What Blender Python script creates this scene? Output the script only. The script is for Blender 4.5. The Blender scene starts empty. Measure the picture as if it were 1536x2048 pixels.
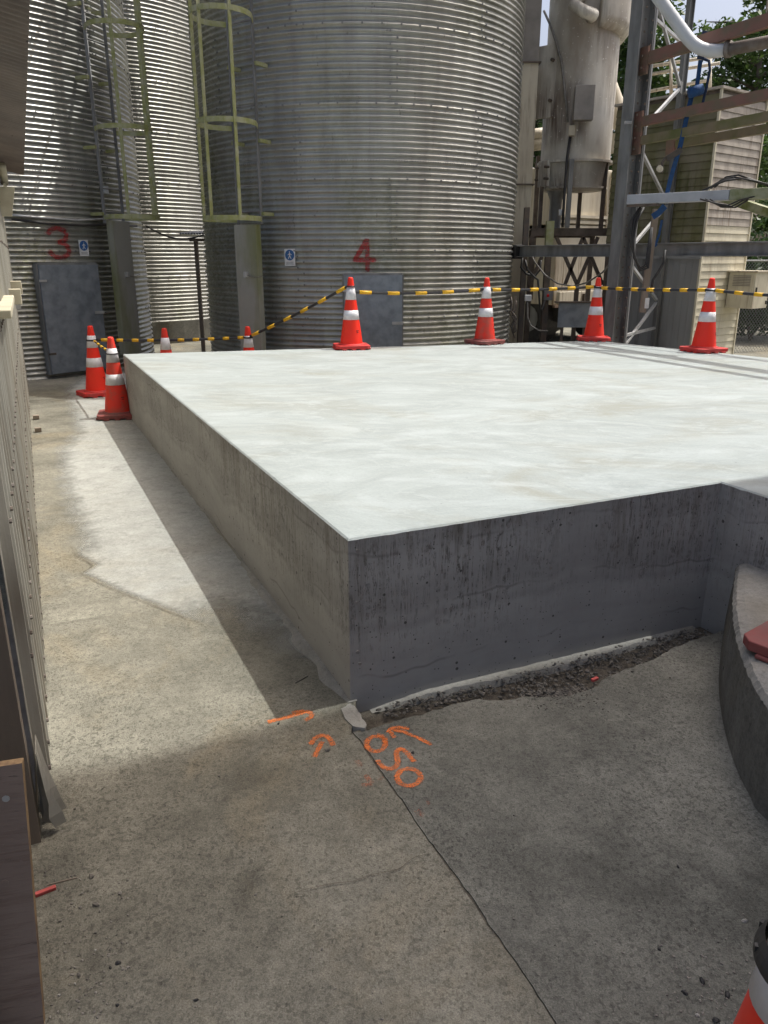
import bpy, math, random
from mathutils import Vector, Matrix
random.seed(7)
R = math.radians
sc = bpy.context.scene
col = sc.collection

# ------------------------------------------------------------------ camera, sky, sun, exposure
CAM_H, PITCH, FPX = 1.58, R(18.2), 1540.0
cd = bpy.data.cameras.new('camera'); cam = bpy.data.objects.new('camera', cd); col.objects.link(cam)
cam.location = (0, 0, CAM_H); cam.rotation_euler = (R(90) - PITCH, 0, 0)
cd.sensor_fit = 'VERTICAL'; cd.sensor_height = 24.0; cd.lens = 24.0 * FPX / 2048.0
cd.clip_start = 0.05; cd.clip_end = 2000
sc.camera = cam
SUN_EL, SUN_TO = R(65.8), Vector((0.91, 0.415, 0)).normalized()
w = bpy.data.worlds.new('World'); sc.world = w; w.use_nodes = True
nt = w.node_tree; nt.nodes.clear()
sky = nt.nodes.new('ShaderNodeTexSky'); sky.sky_type = 'NISHITA'; sky.sun_disc = False
sky.sun_elevation = SUN_EL; sky.sun_rotation = math.atan2(SUN_TO.x, SUN_TO.y)
sky.air_density = 0.8; sky.dust_density = 7.0; sky.ozone_density = 0.3
bg = nt.nodes.new('ShaderNodeBackground'); bg.inputs[1].default_value = 0.15
wo = nt.nodes.new('ShaderNodeOutputWorld')
nt.links.new(sky.outputs[0], bg.inputs[0]); nt.links.new(bg.outputs[0], wo.inputs[0])
sd = bpy.data.lights.new('sun', 'SUN'); sd.energy = 2.6; sd.angle = R(0.6); sd.color = (1.0, 0.985, 0.945)
so = bpy.data.objects.new('sun', sd); col.objects.link(so)
to_sun = Vector((SUN_TO.x * math.cos(SUN_EL), SUN_TO.y * math.cos(SUN_EL), math.sin(SUN_EL)))
so.rotation_euler = (-to_sun).to_track_quat('-Z', 'Y').to_euler(); so.location = (6, 4, 14)
sc.view_settings.view_transform = 'Standard'; sc.view_settings.look = 'None'
sc.view_settings.exposure = 0.5; sc.view_settings.gamma = 1.0
sc.render.engine = 'CYCLES'

# ------------------------------------------------------------------ survey helpers (measured points -> metres)
FW = Vector((0, math.cos(PITCH), -math.sin(PITCH))); UP = Vector((0, math.sin(PITCH), math.cos(PITCH)))
CO = Vector((0, 0, CAM_H))
def ray(px, py): return Vector(((px - 768) / FPX, 0, 0)) - (py - 1024) / FPX * UP + FW
def onz(px, py, z=0.0): r = ray(px, py); return CO + r * ((z - CAM_H) / r.z)
def at(px, py, d): r = ray(px, py); return CO + r * (d / r.y)
def zy(py, d): return at(768, py, d).z
AX = Vector((-math.sin(R(24.5)), math.cos(R(24.5)), 0))   # along the alley
BX = Vector((math.cos(R(24.5)), math.sin(R(24.5)), 0))    # across the plinth front
ZV = Vector((0, 0, 1)); AX0, BX0 = AX, BX

# ------------------------------------------------------------------ mesh builder
class MB:
    def __init__(s): s.v = []; s.f = []; s.m = []
    def add(s, vs, fs, mi=0):
        o = len(s.v); s.v += [Vector(q) for q in vs]; s.f += [tuple(i + o for i in q) for q in fs]; s.m += [mi] * len(fs); return s
    def frame(s, c, ex, ey, ez, mi=0):     # box from centre and three half-extent vectors
        c = Vector(c); vs = [c + a * ex + b * ey + d * ez for d in (-1, 1) for b in (-1, 1) for a in (-1, 1)]
        return s.add(vs, [(0, 2, 3, 1), (4, 5, 7, 6), (0, 1, 5, 4), (2, 6, 7, 3), (0, 4, 6, 2), (1, 3, 7, 5)], mi)
    def box(s, c, sx, sy, sz, ax=Vector((1, 0, 0)), mi=0):
        ax = Vector(ax).normalized(); ay = ZV.cross(ax)
        return s.frame(c, ax * sx / 2, ay * sy / 2, ZV * sz / 2, mi)
    def beam(s, p, q, wd, ht, up=ZV, mi=0):
        p, q = Vector(p), Vector(q); d = q - p; e = d.normalized(); sd_ = e.cross(up)
        if sd_.length < 1e-4: sd_ = e.cross(Vector((1, 0, 0)))
        sd_.normalize(); u = sd_.cross(e)
        return s.frame((p + q) / 2, d / 2, sd_ * wd / 2, u * ht / 2, mi)
    def ibeam(s, p, q, wd, ht, t=.012, up=ZV):
        p, q = Vector(p), Vector(q); e = (q - p).normalized(); sd_ = e.cross(up).normalized(); u = sd_.cross(e)
        s.beam(p + u * (ht / 2 - t / 2), q + u * (ht / 2 - t / 2), wd, t, up)
        s.beam(p - u * (ht / 2 - t / 2), q - u * (ht / 2 - t / 2), wd, t, up)
        return s.beam(p, q, t, ht - 2 * t, up)
    def tube(s, pts, r, n=8, cap=True, mi=0, rs=None):
        pts = [Vector(p) for p in pts]; rings = []; prev = None
        for i, p in enumerate(pts):
            t = (pts[min(i + 1, len(pts) - 1)] - pts[max(i - 1, 0)]).normalized()
            if prev is None:
                a = t.cross(ZV)
                if a.length < 1e-3: a = t.cross(Vector((1, 0, 0)))
            else: a = prev - t * prev.dot(t)
            a.normalize(); prev = a; b = t.cross(a); rr = rs[i] if rs else r
            rings.append([p + (a * math.cos(2 * math.pi * k / n) + b * math.sin(2 * math.pi * k / n)) * rr for k in range(n)])
        vs = [v for g in rings for v in g]; fs = []
        for i in range(len(pts) - 1):
            for k in range(n):
                fs.append((i * n + k, i * n + (k + 1) % n, (i + 1) * n + (k + 1) % n, (i + 1) * n + k))
        if cap: fs += [tuple(reversed(range(n))), tuple(range((len(pts) - 1) * n, len(pts) * n))]
        return s.add(vs, fs, mi)
    def lathe(s, prof, c=(0, 0, 0), n=32, a0=0, a1=2 * math.pi, mi=0, capb=False, capt=False):
        c = Vector(c); full = abs(a1 - a0 - 2 * math.pi) < 1e-6; m = n if full else n + 1
        vs = [c + Vector((r * math.cos(a0 + (a1 - a0) * k / n), r * math.sin(a0 + (a1 - a0) * k / n), z)) for r, z in prof for k in range(m)]
        fs = []
        for i in range(len(prof) - 1):
            for k in range(n):
                k2 = (k + 1) % m
                fs.append((i * m + k, i * m + k2, (i + 1) * m + k2, (i + 1) * m + k))
        if capb: fs.append(tuple(reversed(range(m))))
        if capt: fs.append(tuple(range((len(prof) - 1) * m, len(prof) * m)))
        return s.add(vs, fs, mi)
    def prism(s, poly, z0, z1, mi=0, mtop=None):
        n = len(poly); vs = [Vector((p[0], p[1], z0)) for p in poly] + [Vector((p[0], p[1], z1)) for p in poly]
        s.add(vs, [(i, (i + 1) % n, n + (i + 1) % n, n + i) for i in range(n)] + [tuple(reversed(range(n)))], mi)
        s.f.append(tuple(range(len(s.v) - n, len(s.v)))); s.m.append(mi if mtop is None else mtop); return s
    def stone(s, c, r, mi=0, sq=.7):
        c = Vector(c); ph = (1 + 5 ** .5) / 2
        ico = [(-1, ph, 0), (1, ph, 0), (-1, -ph, 0), (1, -ph, 0), (0, -1, ph), (0, 1, ph), (0, -1, -ph), (0, 1, -ph), (ph, 0, -1), (ph, 0, 1), (-ph, 0, -1), (-ph, 0, 1)]
        fs = [(0, 11, 5), (0, 5, 1), (0, 1, 7), (0, 7, 10), (0, 10, 11), (1, 5, 9), (5, 11, 4), (11, 10, 2), (10, 7, 6), (7, 1, 8), (3, 9, 4), (3, 4, 2), (3, 2, 6), (3, 6, 8), (3, 8, 9), (4, 9, 5), (2, 4, 11), (6, 2, 10), (8, 6, 7), (9, 8, 1)]
        a = random.random() * 6.28; st = random.uniform(.7, 1.4)
        vs = []
        for x, y, z in ico:
            k = r / 1.9 * random.uniform(.75, 1.2); x, y = x * st, y / st
            vs.append(c + Vector(((x * math.cos(a) - y * math.sin(a)) * k, (x * math.sin(a) + y * math.cos(a)) * k, z * k * sq)))
        return s.add(vs, fs, mi)
    def build(s, name, mats, parent=None, smooth=False, origin=None, bevel=0):
        o0 = Vector(origin) if origin is not None else (wloc(parent) if parent else Vector((0, 0, 0)))
        me = bpy.data.meshes.new(name); me.from_pydata([v - o0 for v in s.v], [], s.f)
        for m in (mats if isinstance(mats, (list, tuple)) else [mats]): me.materials.append(m)
        me.polygons.foreach_set('material_index', s.m)
        if smooth: me.polygons.foreach_set('use_smooth', [True] * len(s.f))
        me.update(); o = bpy.data.objects.new(name, me); col.objects.link(o)
        if parent:
            o.parent = parent; o.location = o0 - wloc(parent)
        else: o.location = o0
        WL[o.name] = o0
        if bevel:
            b = o.modifiers.new('bevel', 'BEVEL'); b.width = bevel; b.segments = 2; b.limit_method = 'ANGLE'
        if smooth and smooth != True:
            pass
        return o
WL = {}
def wloc(o): return WL[o.name]
def tag(o, label=None, cat=None, group=None, kind=None):
    if label: o['label'] = label
    if cat: o['category'] = cat
    if group: o['group'] = group
    if kind: o['kind'] = kind
    return o
def thing(name, loc, label, cat, group=None):
    o = bpy.data.objects.new(name, None); col.objects.link(o); o.location = loc; o.empty_display_size = .1
    WL[o.name] = Vector(loc); return tag(o, label, cat, group)
def copy_tree(o, loc, rz=0, sca=1.0, parent=None):
    c = o.copy(); col.objects.link(c)
    if parent is None:
        c.location = loc; c.rotation_euler = (0, 0, rz); c.scale = (sca,) * 3
    else: c.parent = parent
    for ch in list(o.children): copy_tree(ch, None, parent=c)
    return c

# ------------------------------------------------------------------ materials
def newmat(name):
    m = bpy.data.materials.new(name); m.use_nodes = True; t = m.node_tree
    b = t.nodes['Principled BSDF']; return m, t, b
def N(t, typ, **kw):
    n = t.nodes.new(typ)
    for k, v in kw.items(): setattr(n, k, v)
    return n
def pos(t, scale=(1, 1, 1), rot=0, obj=False):
    g = N(t, 'ShaderNodeTexCoord') if obj else N(t, 'ShaderNodeNewGeometry'); mp = N(t, 'ShaderNodeMapping')
    mp.inputs['Scale'].default_value = scale; mp.inputs['Rotation'].default_value = (0, 0, rot)
    t.links.new(g.outputs['Object'] if obj else g.outputs['Position'], mp.inputs[0]); return mp.outputs[0]
def noise(t, vec, scale, detail=4, rough=.55, dist=0):
    n = N(t, 'ShaderNodeTexNoise'); t.links.new(vec, n.inputs['Vector'])
    n.inputs['Scale'].default_value = scale; n.inputs['Detail'].default_value = detail; n.inputs['Roughness'].default_value = rough
    n.inputs['Distortion'].default_value = dist; return n.outputs[0]
def ramp(t, fac, a, b, lo=0.0, hi=1.0):
    r = N(t, 'ShaderNodeMapRange'); r.inputs['From Min'].default_value = a; r.inputs['From Max'].default_value = b
    r.inputs['To Min'].default_value = lo; r.inputs['To Max'].default_value = hi
    t.links.new(fac, r.inputs['Value']); return r.outputs[0]
def mixc(t, fac, a, b, mode='MIX'):
    n = N(t, 'ShaderNodeMix', data_type='RGBA', blend_type=mode)
    if isinstance(fac, (int, float)): n.inputs[0].default_value = fac
    else: t.links.new(fac, n.inputs[0])
    for s_, i in ((a, 6), (b, 7)):
        if isinstance(s_, (tuple, list)): n.inputs[i].default_value = (*s_, 1) if len(s_) == 3 else s_
        else: t.links.new(s_, n.inputs[i])
    return n.outputs[2]
def mth(t, op, a, b=None):
    n = N(t, 'ShaderNodeMath', operation=op)
    for s_, i in ((a, 0), (b, 1)):
        if s_ is None: continue
        if isinstance(s_, (int, float)): n.inputs[i].default_value = s_
        else: t.links.new(s_, n.inputs[i])
    return n.outputs[0]
def bumpn(t, b, h, strength=.3, dist=.01, prev=None):
    n = N(t, 'ShaderNodeBump'); n.inputs['Strength'].default_value = strength; n.inputs['Distance'].default_value = dist
    t.links.new(h, n.inputs['Height'])
    if prev is not None: t.links.new(prev, n.inputs['Normal'])
    t.links.new(n.outputs[0], b.inputs['Normal']); return n.outputs[0]

def paint(name, c, c2=None, scale=3, stretch=(1, 1, 1), rough=.6, metal=0, lo=.4, hi=.65, bump=.15, bscale=60, streak=None, vary=0, spec=.5, spots=None):
    """base colour with a second colour in noise patches, optional vertical streaks and a per-object shade difference"""
    m, t, b = newmat(name); p = pos(t, stretch)
    cc = mixc(t, ramp(t, noise(t, p, scale, 6), lo, hi), c, c2 or tuple(x * .8 for x in c))
    if streak:
        s_c, s_sc, s_lo, s_hi = streak
        ps = pos(t, (1, 1, .07)); big = ramp(t, noise(t, pos(t), .9, 3), .42, .62)
        f = mth(t, 'MULTIPLY', ramp(t, noise(t, ps, s_sc, 5, .65), s_lo, s_hi), big)
        cc = mixc(t, f, cc, s_c)
    if spots:
        cc = mixc(t, ramp(t, noise(t, pos(t), spots[1], 3), spots[2], spots[2] + .05), cc, spots[0])
    if vary:
        oi = N(t, 'ShaderNodeObjectInfo'); v = ramp(t, oi.outputs['Random'], 0, 1, 1 - vary, 1 + vary)
        vc = N(t, 'ShaderNodeCombineColor')
        for i in range(3): t.links.new(v, vc.inputs[i])
        cc = mixc(t, 1.0, cc, vc.outputs[0], 'MULTIPLY')
    t.links.new(cc, b.inputs['Base Color']); b.inputs['Metallic'].default_value = metal
    rr = ramp(t, noise(t, pos(t), 7, 4), .3, .7, max(0, rough - .12), min(1, rough + .12)); t.links.new(rr, b.inputs['Roughness'])
    b.inputs['Specular IOR Level'].default_value = spec
    if bump: bumpn(t, b, noise(t, pos(t), bscale, 4), bump, .004)
    return m

def grey(t, f):
    g = N(t, 'ShaderNodeCombineColor')
    for i in range(3): t.links.new(f, g.inputs[i])
    return g.outputs[0]
def concrete(name, light, dark, tint, pit=.5, agg=.4, fine=150, bstr=.5, tintlo=.48, tinthi=.7, stain=0.0, wmin=.12):
    """cast concrete: cloudy wash, soil tint, soft grime stains, fine grain, exposed stones and worn pits where it is worn"""
    m, t, b = newmat(name); p = pos(t)
    f1 = ramp(t, noise(t, p, 1.1, 10, .62), .33, .67); cc = mixc(t, f1, dark, light)
    cc = mixc(t, ramp(t, noise(t, p, .9, 7, .66, .6), tintlo, tinthi), cc, tint)
    cc = mixc(t, 1.0, cc, grey(t, ramp(t, noise(t, p, 7, 8, .7), .28, .72, .84, 1.16)), 'MULTIPLY')
    cc = mixc(t, 1.0, cc, grey(t, ramp(t, noise(t, p, 24, 9, .78), .3, .7, 1 - agg * .28, 1 + agg * .28)), 'MULTIPLY')
    if stain:   # blackish grime and pale lime blooms with their own outlines
        cc = mixc(t, ramp(t, noise(t, p, 1.9, 8, .7, .8), .54, .70, 0, stain), cc, tuple(x * .45 for x in dark))
        cc = mixc(t, ramp(t, noise(t, pos(t, (1, 1, 1), 1.0), 2.6, 9, .72, .5), .60, .72, 0, stain * .8), cc, tuple(min(1, x * 1.35) for x in light))
    wear = ramp(t, noise(t, p, 1.6, 9, .74), .40, .62)
    cc = mixc(t, 1.0, cc, grey(t, ramp(t, noise(t, p, fine * 1.1, 5, .85), .33, .67, 1 - agg * .5, 1 + agg * .5)), 'MULTIPLY')
    v = N(t, 'ShaderNodeTexVoronoi'); v.inputs['Scale'].default_value = fine * .6; t.links.new(p, v.inputs['Vector'])
    sc_ = N(t, 'ShaderNodeSeparateColor'); t.links.new(v.outputs['Color'], sc_.inputs[0])
    ag = mth(t, 'MULTIPLY', ramp(t, sc_.outputs[0], .68, .88), ramp(t, wear, 0, 1, wmin, 1.0))
    cc = mixc(t, mth(t, 'MULTIPLY', ag, agg * .6), cc, tuple(x * .5 for x in dark))
    pe = pos(t, (1.0, .6, 1), .5); n1 = noise(t, pe, fine * .55, 8, .82); pits = ramp(t, n1, .54, .64)
    pits = mth(t, 'MULTIPLY', pits, ramp(t, wear, 0, 1, wmin, 1.0))
    cc = mixc(t, mth(t, 'MULTIPLY', pits, pit), cc, tuple(x * .25 for x in dark))
    cc = mixc(t, ramp(t, noise(t, p, fine * .22, 2), .745, .765, 0, .85), cc, tuple(x * .2 for x in dark))
    t.links.new(cc, b.inputs['Base Color']); b.inputs['Roughness'].default_value = .9; b.inputs['Specular IOR Level'].default_value = .25
    h = mth(t, 'SUBTRACT', mth(t, 'MULTIPLY', noise(t, p, fine, 4, .65), .7), mth(t, 'MULTIPLY', pits, .8))
    bumpn(t, b, h, bstr, .006)
    return m

m_floor_l = concrete('worn_concrete', (.285, .275, .222), (.125, .121, .096), (.27, .232, .155), pit=.7, agg=.9, fine=200, tintlo=.52, tinthi=.74, stain=.5, wmin=.45)
m_floor_r = concrete('grey_worn_concrete', (.24, .24, .206), (.095, .096, .083), (.15, .15, .13), pit=.7, agg=.9, fine=200, stain=.5, wmin=.45)
m_patch = concrete('pale_concrete', (.37, .38, .352), (.305, .31, .283), (.315, .308, .262), pit=.4, agg=.45, bstr=.35, fine=170, stain=.12)
m_soil = concrete('soil', (.15, .135, .11), (.07, .062, .05), (.17, .145, .105), pit=.5, agg=.8)
m_mortar = concrete('mortar', (.45, .445, .41), (.31, .305, .275), (.36, .34, .29), pit=.4, agg=.3, fine=130)
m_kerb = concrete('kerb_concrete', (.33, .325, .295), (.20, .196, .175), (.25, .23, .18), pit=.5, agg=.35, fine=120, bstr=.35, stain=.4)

m_kshade = concrete('shade_darkened_concrete', (.19, .185, .16), (.07, .069, .06), (.12, .10, .06), pit=.6, agg=.5, fine=110, bstr=.35, stain=.5)  # darker kerb concrete: shade painted into the colour, plus random stains
def plinth_top():
    m, t, b = newmat('trowelled_concrete')
    n1 = noise(t, pos(t, (.8, 1.3, 1), R(-20)), 1.2, 9, .68, 1.8)
    cc = mixc(t, ramp(t, n1, .34, .66), (.28, .312, .30), (.358, .398, .388))
    n2 = noise(t, pos(t, (.75, 1.35, 1), R(-10)), .8, 8, .7, 1.0)
    cc = mixc(t, ramp(t, n2, .50, .66, 0, .75), cc, (.27, .278, .235))
    n3 = noise(t, pos(t, (.85, 1.7, 1), R(18)), 2.6, 8, .7, 3.0)     # trowel sweeps
    cc = mixc(t, ramp(t, n3, .52, .68, 0, .65), cc, (.40, .44, .435))
    wv = N(t, 'ShaderNodeTexWave', wave_type='RINGS', rings_direction='Z'); t.links.new(pos(t, (.55, .9, 1), R(30)), wv.inputs['Vector'])
    wv.inputs['Scale'].default_value = .9; wv.inputs['Distortion'].default_value = 9; wv.inputs['Detail'].default_value = 4; wv.inputs['Detail Scale'].default_value = .8
    cc = mixc(t, mth(t, 'MULTIPLY', ramp(t, wv.outputs[1], .75, 1.0), ramp(t, n1, .45, .6, 0, .45)), cc, (.415, .455, .45))
    cc = mixc(t, 1.0, cc, grey(t, ramp(t, noise(t, pos(t), 90, 5, .7), .3, .7, .94, 1.06)), 'MULTIPLY')
    cc = mixc(t, ramp(t, noise(t, pos(t), 21, 2), .765, .785, 0, .6), cc, (.16, .15, .13))
    t.links.new(cc, b.inputs['Base Color']); b.inputs['Roughness'].default_value = .72; b.inputs['Specular IOR Level'].default_value = .3
    bumpn(t, b, mth(t, 'ADD', noise(t, pos(t), 60, 5), mth(t, 'MULTIPLY', n3, 1.2)), .3, .006)
    return m
def plinth_side():
    m, t, b = newmat('formed_concrete')
    p = pos(t); cc = mixc(t, ramp(t, noise(t, p, 1.8, 9, .66), .34, .66), (.325, .318, .298), (.42, .41, .385))
    sep = N(t, 'ShaderNodeSeparateXYZ'); g = N(t, 'ShaderNodeNewGeometry'); t.links.new(g.outputs['Position'], sep.inputs[0])
    # pour layers: uneven horizontal bands with a darker line where one lift met the next
    wob = mth(t, 'MULTIPLY', noise(t, pos(t, (1, 1, .2)), .9, 4), .55); zz = mth(t, 'ADD', sep.outputs[2], wob)
    lay = N(t, 'ShaderNodeTexNoise', noise_dimensions='1D'); t.links.new(zz, lay.inputs['W']); lay.inputs['Scale'].default_value = 7; lay.inputs['Detail'].default_value = 2
    cc = mixc(t, ramp(t, lay.outputs[0], .40, .62, 0, .6), cc, (.27, .263, .246))
    edge = ramp(t, mth(t, 'ABSOLUTE', mth(t, 'SUBTRACT', mth(t, 'FRACT', mth(t, 'MULTIPLY', zz, 4.2)), .5)), 0, .035, 1, 0)
    cc = mixc(t, mth(t, 'MULTIPLY', edge, ramp(t, noise(t, p, 3, 5), .48, .6, 0, .5)), cc, (.12, .112, .10))
    # bleed-water dribbles: thin wandering vertical threads
    st = noise(t, pos(t, (1, 1, .085)), 34, 6, .72, .9); reg = ramp(t, noise(t, pos(t, (1, 1, .7)), 2.0, 4), .34, .54)
    thr = ramp(t, mth(t, 'ABSOLUTE', mth(t, 'SUBTRACT', st, .5)), .0, .034, 1, 0)
    sf = mth(t, 'MULTIPLY', mth(t, 'MULTIPLY', thr, reg), ramp(t, sep.outputs[2], .10, .36))
    sf = mth(t, 'MULTIPLY', sf, ramp(t, noise(t, p, 38, 5, .7), .42, .58))
    cc = mixc(t, mth(t, 'MULTIPLY', sf, .95), cc, (.07, .06, .045))
    wash = mth(t, 'MULTIPLY', ramp(t, noise(t, pos(t, (1, 1, .12)), 16, 5, .7), .50, .68), mth(t, 'MULTIPLY', reg, ramp(t, sep.outputs[2], .2, .6)))
    cc = mixc(t, mth(t, 'MULTIPLY', wash, .75), cc, (.15, .13, .10))
    hole = None
    for sc_, lo_, mx in ((24, .50, .17), (70, .62, .22)):
        vo = N(t, 'ShaderNodeTexVoronoi'); vo.inputs['Scale'].default_value = sc_; t.links.new(p, vo.inputs['Vector'])
        sel = N(t, 'ShaderNodeSeparateColor'); t.links.new(vo.outputs['Color'], sel.inputs[0])
        h_ = mth(t, 'LESS_THAN', vo.outputs['Distance'], ramp(t, sel.outputs[0], lo_, 1, 0, mx)); hole = h_ if hole is None else mth(t, 'MAXIMUM', hole, h_)
    cc = mixc(t, mth(t, 'MULTIPLY', hole, .8), cc, (.05, .047, .042))
    t.links.new(cc, b.inputs['Base Color']); b.inputs['Roughness'].default_value = .78; b.inputs['Specular IOR Level'].default_value = .3
    h = mth(t, 'SUBTRACT', mth(t, 'MULTIPLY', noise(t, p, 40, 6, .7), .35), mth(t, 'ADD', hole, mth(t, 'MULTIPLY', sf, .4)))
    bumpn(t, b, h, .5, .006)
    return m
m_ptop, m_pside = plinth_top(), plinth_side()

def galv(name, c=(.43, .435, .40), moss=(.10, .115, .03), mossamt=.7, vary=.08, mlo=.46, mhi=.64):
    m, t, b = newmat(name); p = pos(t)
    cc = mixc(t, ramp(t, noise(t, p, 2.2, 6), .3, .7), c, tuple(x * .74 for x in c))
    cc = mixc(t, ramp(t, noise(t, pos(t, (1, 1, .12)), 7, 5), .45, .75, 0, .5), cc, (.20, .195, .18))
    reg = ramp(t, noise(t, pos(t, (1, 1, .45)), .55, 4), mlo, mhi); fin = ramp(t, noise(t, p, 14, 5, .7), .32, .62)
    cc = mixc(t, mth(t, 'MULTIPLY', mth(t, 'MULTIPLY', reg, fin), mossamt), cc, moss)
    cc = mixc(t, ramp(t, noise(t, pos(t, (1, 1, .25)), 18, 4, .7), .63, .72, 0, .65), cc, (.09, .08, .06))
    oi = N(t, 'ShaderNodeObjectInfo'); v = ramp(t, oi.outputs['Random'], 0, 1, 1 - vary, 1 + vary); vc = N(t, 'ShaderNodeCombineColor')
    for i in range(3): t.links.new(v, vc.inputs[i])
    cc = mixc(t, 1.0, cc, vc.outputs[0], 'MULTIPLY')
    t.links.new(cc, b.inputs['Base Color']); b.inputs['Metallic'].default_value = .7
    t.links.new(ramp(t, noise(t, p, 9, 4), .3, .7, .34, .52), b.inputs['Roughness'])
    bumpn(t, b, noise(t, p, 5, 3), .06, .02); return m
m_silo = galv('galvanised_sheet')
m_silo_b = galv('galvanised_sheet_bright', (.46, .465, .435), (.15, .155, .05), .65)
m_plate = paint('galvanised_plate', (.26, .295, .33), (.18, .205, .235), 8, rough=.45, metal=.5, bscale=25)
m_guard = paint('mossy_galvanised_plate', (.33, .33, .30), (.17, .185, .055), 2.2, (1, 1, .25), rough=.55, metal=.3, lo=.45, hi=.7)
m_mossy = paint('mossy_steel', (.27, .285, .105), (.36, .36, .24), 9, rough=.7, metal=.1)
m_steel = paint('weathered_steel', (.25, .255, .25), (.15, .15, .145), 6, (1, 1, .3), rough=.55, metal=.35)
m_steel_l = paint('bright_galvanised_steel', (.45, .46, .46), (.33, .33, .32), 6, (1, 1, .4), rough=.5, metal=.35)
m_dark = paint('dark_steel', (.085, .075, .065), (.15, .115, .085), 7, rough=.7, metal=.2)
m_brown = paint('brown_steel', (.15, .12, .095), (.09, .075, .06), 7, rough=.7, metal=.2)
m_red = paint('faded_red_oxide', (.205, .108, .082), (.15, .115, .075), 4, (1, 1, 2), rough=.75, lo=.42, hi=.62)
m_moss_wood = paint('mossy_channel', (.19, .15, .09), (.12, .125, .04), 4, rough=.8)
m_tray = paint('grey_tray', (.42, .44, .46), (.34, .355, .37), 5, rough=.5, metal=.2)
m_tray_g = paint('mossy_tray', (.30, .31, .20), (.13, .15, .04), 6, rough=.7)
m_cream = paint('cream_paint', (.60, .55, .43), (.50, .44, .33), 3, (1, 1, .3), rough=.6, streak=((.22, .16, .10), 16, .5, .68))
m_cream_b = paint('cream_board', (.62, .58, .44), (.53, .49, .36), 5, rough=.6, streak=((.30, .23, .15), 20, .52, .7), vary=.06)
m_greyb = paint('dirty_board', (.44, .40, .34), (.32, .285, .24), 5, rough=.7, streak=((.16, .12, .08), 22, .48, .66), vary=.07)
m_mossb = paint('mossy_board', (.14, .135, .06), (.20, .18, .12), 3, rough=.85, streak=((.08, .085, .025), 16, .45, .65), vary=.1)
m_vboard = paint('grey_vertical_board', (.26, .265, .26), (.20, .20, .19), 4, (1, 1, .15), rough=.7, vary=.05)
m_filter = paint('stained_white_paint', (.60, .58, .51), (.30, .26, .21), 1.5, (1, 1, .4), rough=.55, lo=.44, hi=.66, streak=((.13, .10, .08), 13, .40, .60), spots=((.72, .70, .64), 26, .66))
m_box = paint('grey_box_paint', (.27, .25, .225), (.21, .195, .175), 6, rough=.6)
m_pvc = paint('grey_plastic_pipe', (.55, .58, .60), (.48, .50, .51), 4, rough=.4, bump=.04)
m_rustpipe = paint('rusted_pipe', (.22, .20, .18), (.15, .12, .095), 9, rough=.7, metal=.2)
m_blue = paint('blue_webbing', (.012, .065, .19), (.01, .045, .13), 30, rough=.8, bump=.3, bscale=300)
m_navy = paint('navy_webbing', (.012, .03, .08), (.01, .02, .05), 30, rough=.8)
m_rubber = paint('black_rubber', (.02, .02, .02), (.035, .033, .03), 20, rough=.6)
m_cable = paint('grey_cable', (.20, .19, .17), (.12, .115, .10), 20, rough=.6)
m_wall = paint('pale_ribbed_sheet', (.43, .42, .365), (.31, .295, .245), 2.6, (1, 1, .2), rough=.6, metal=.1, streak=((.17, .14, .10), 24, .42, .62), vary=.08)
m_soffit = paint('brown_roof_sheet', (.19, .155, .13), (.14, .115, .10), 3, rough=.75, spots=((.06, .05, .045), 40, .7))
m_gut = paint('cream_plastic', (.62, .58, .44), (.5, .45, .33), 6, rough=.55)
m_ply = None
m_timber = paint('weathered_timber', (.28, .235, .185), (.19, .155, .12), 6, (1, 1, .12), rough=.85)
m_pale_timber = paint('fresh_timber', (.60, .50, .33), (.48, .38, .24), 9, rough=.8)
m_void = paint('blue_grey_sheet', (.14, .165, .21), (.10, .12, .15), 4, rough=.6)
m_orange = paint('orange_plastic', (.88, .026, .008), (.80, .032, .010), 5, rough=.45, bump=.05)
m_orange_d = paint('dirty_orange_plastic', (.74, .032, .014), (.40, .09, .06), 9, rough=.6, lo=.47, hi=.72)
m_base = paint('red_rubber', (.60, .028, .022), (.42, .05, .045), 7, rough=.6)
m_base_d = paint('dirty_red_rubber', (.26, .06, .052), (.19, .08, .07), 9, rough=.75)
m_band = paint('white_reflective_sleeve', (.74, .74, .76), (.62, .61, .62), 14, rough=.4, bump=.05)
m_yel = paint('yellow_tape', (.80, .47, .015), (.70, .38, .01), 10, rough=.5)
m_blk = paint('black_tape', (.018, .019, .022), (.03, .03, .035), 10, rough=.4)
m_white = paint('white_sign', (.70, .72, .72), (.58, .58, .57), 12, rough=.5)
m_signb = paint('sign_blue', (.02, .10, .30), (.03, .12, .30), 12, rough=.5)
m_ink = paint('sign_ink', (.12, .12, .13), (.2, .2, .2), 30, rough=.6)
m_tail_r = paint('red_lens', (.55, .02, .02), (.45, .015, .015), 8, rough=.2)
m_tail_a = paint('amber_lens', (.75, .22, .02), (.6, .16, .015), 8, rough=.2)
m_stone = paint('stone', (.23, .215, .185), (.11, .102, .09), 30, rough=.9, vary=.25)
m_redchip = paint('red_plastic_chip', (.55, .10, .09), (.45, .08, .07), 20, rough=.6)
m_bark = paint('bark', (.12, .10, .075), (.07, .06, .045), 8, (1, 1, .3), rough=.9)
m_blockwall = paint('unseen_block_cladding', (.42, .42, .40), (.36, .36, .34), 2, rough=.6, metal=.1)
m_wire = paint('fence_wire', (.25, .26, .25), (.18, .18, .17), 30, rough=.5, metal=.5)

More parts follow.
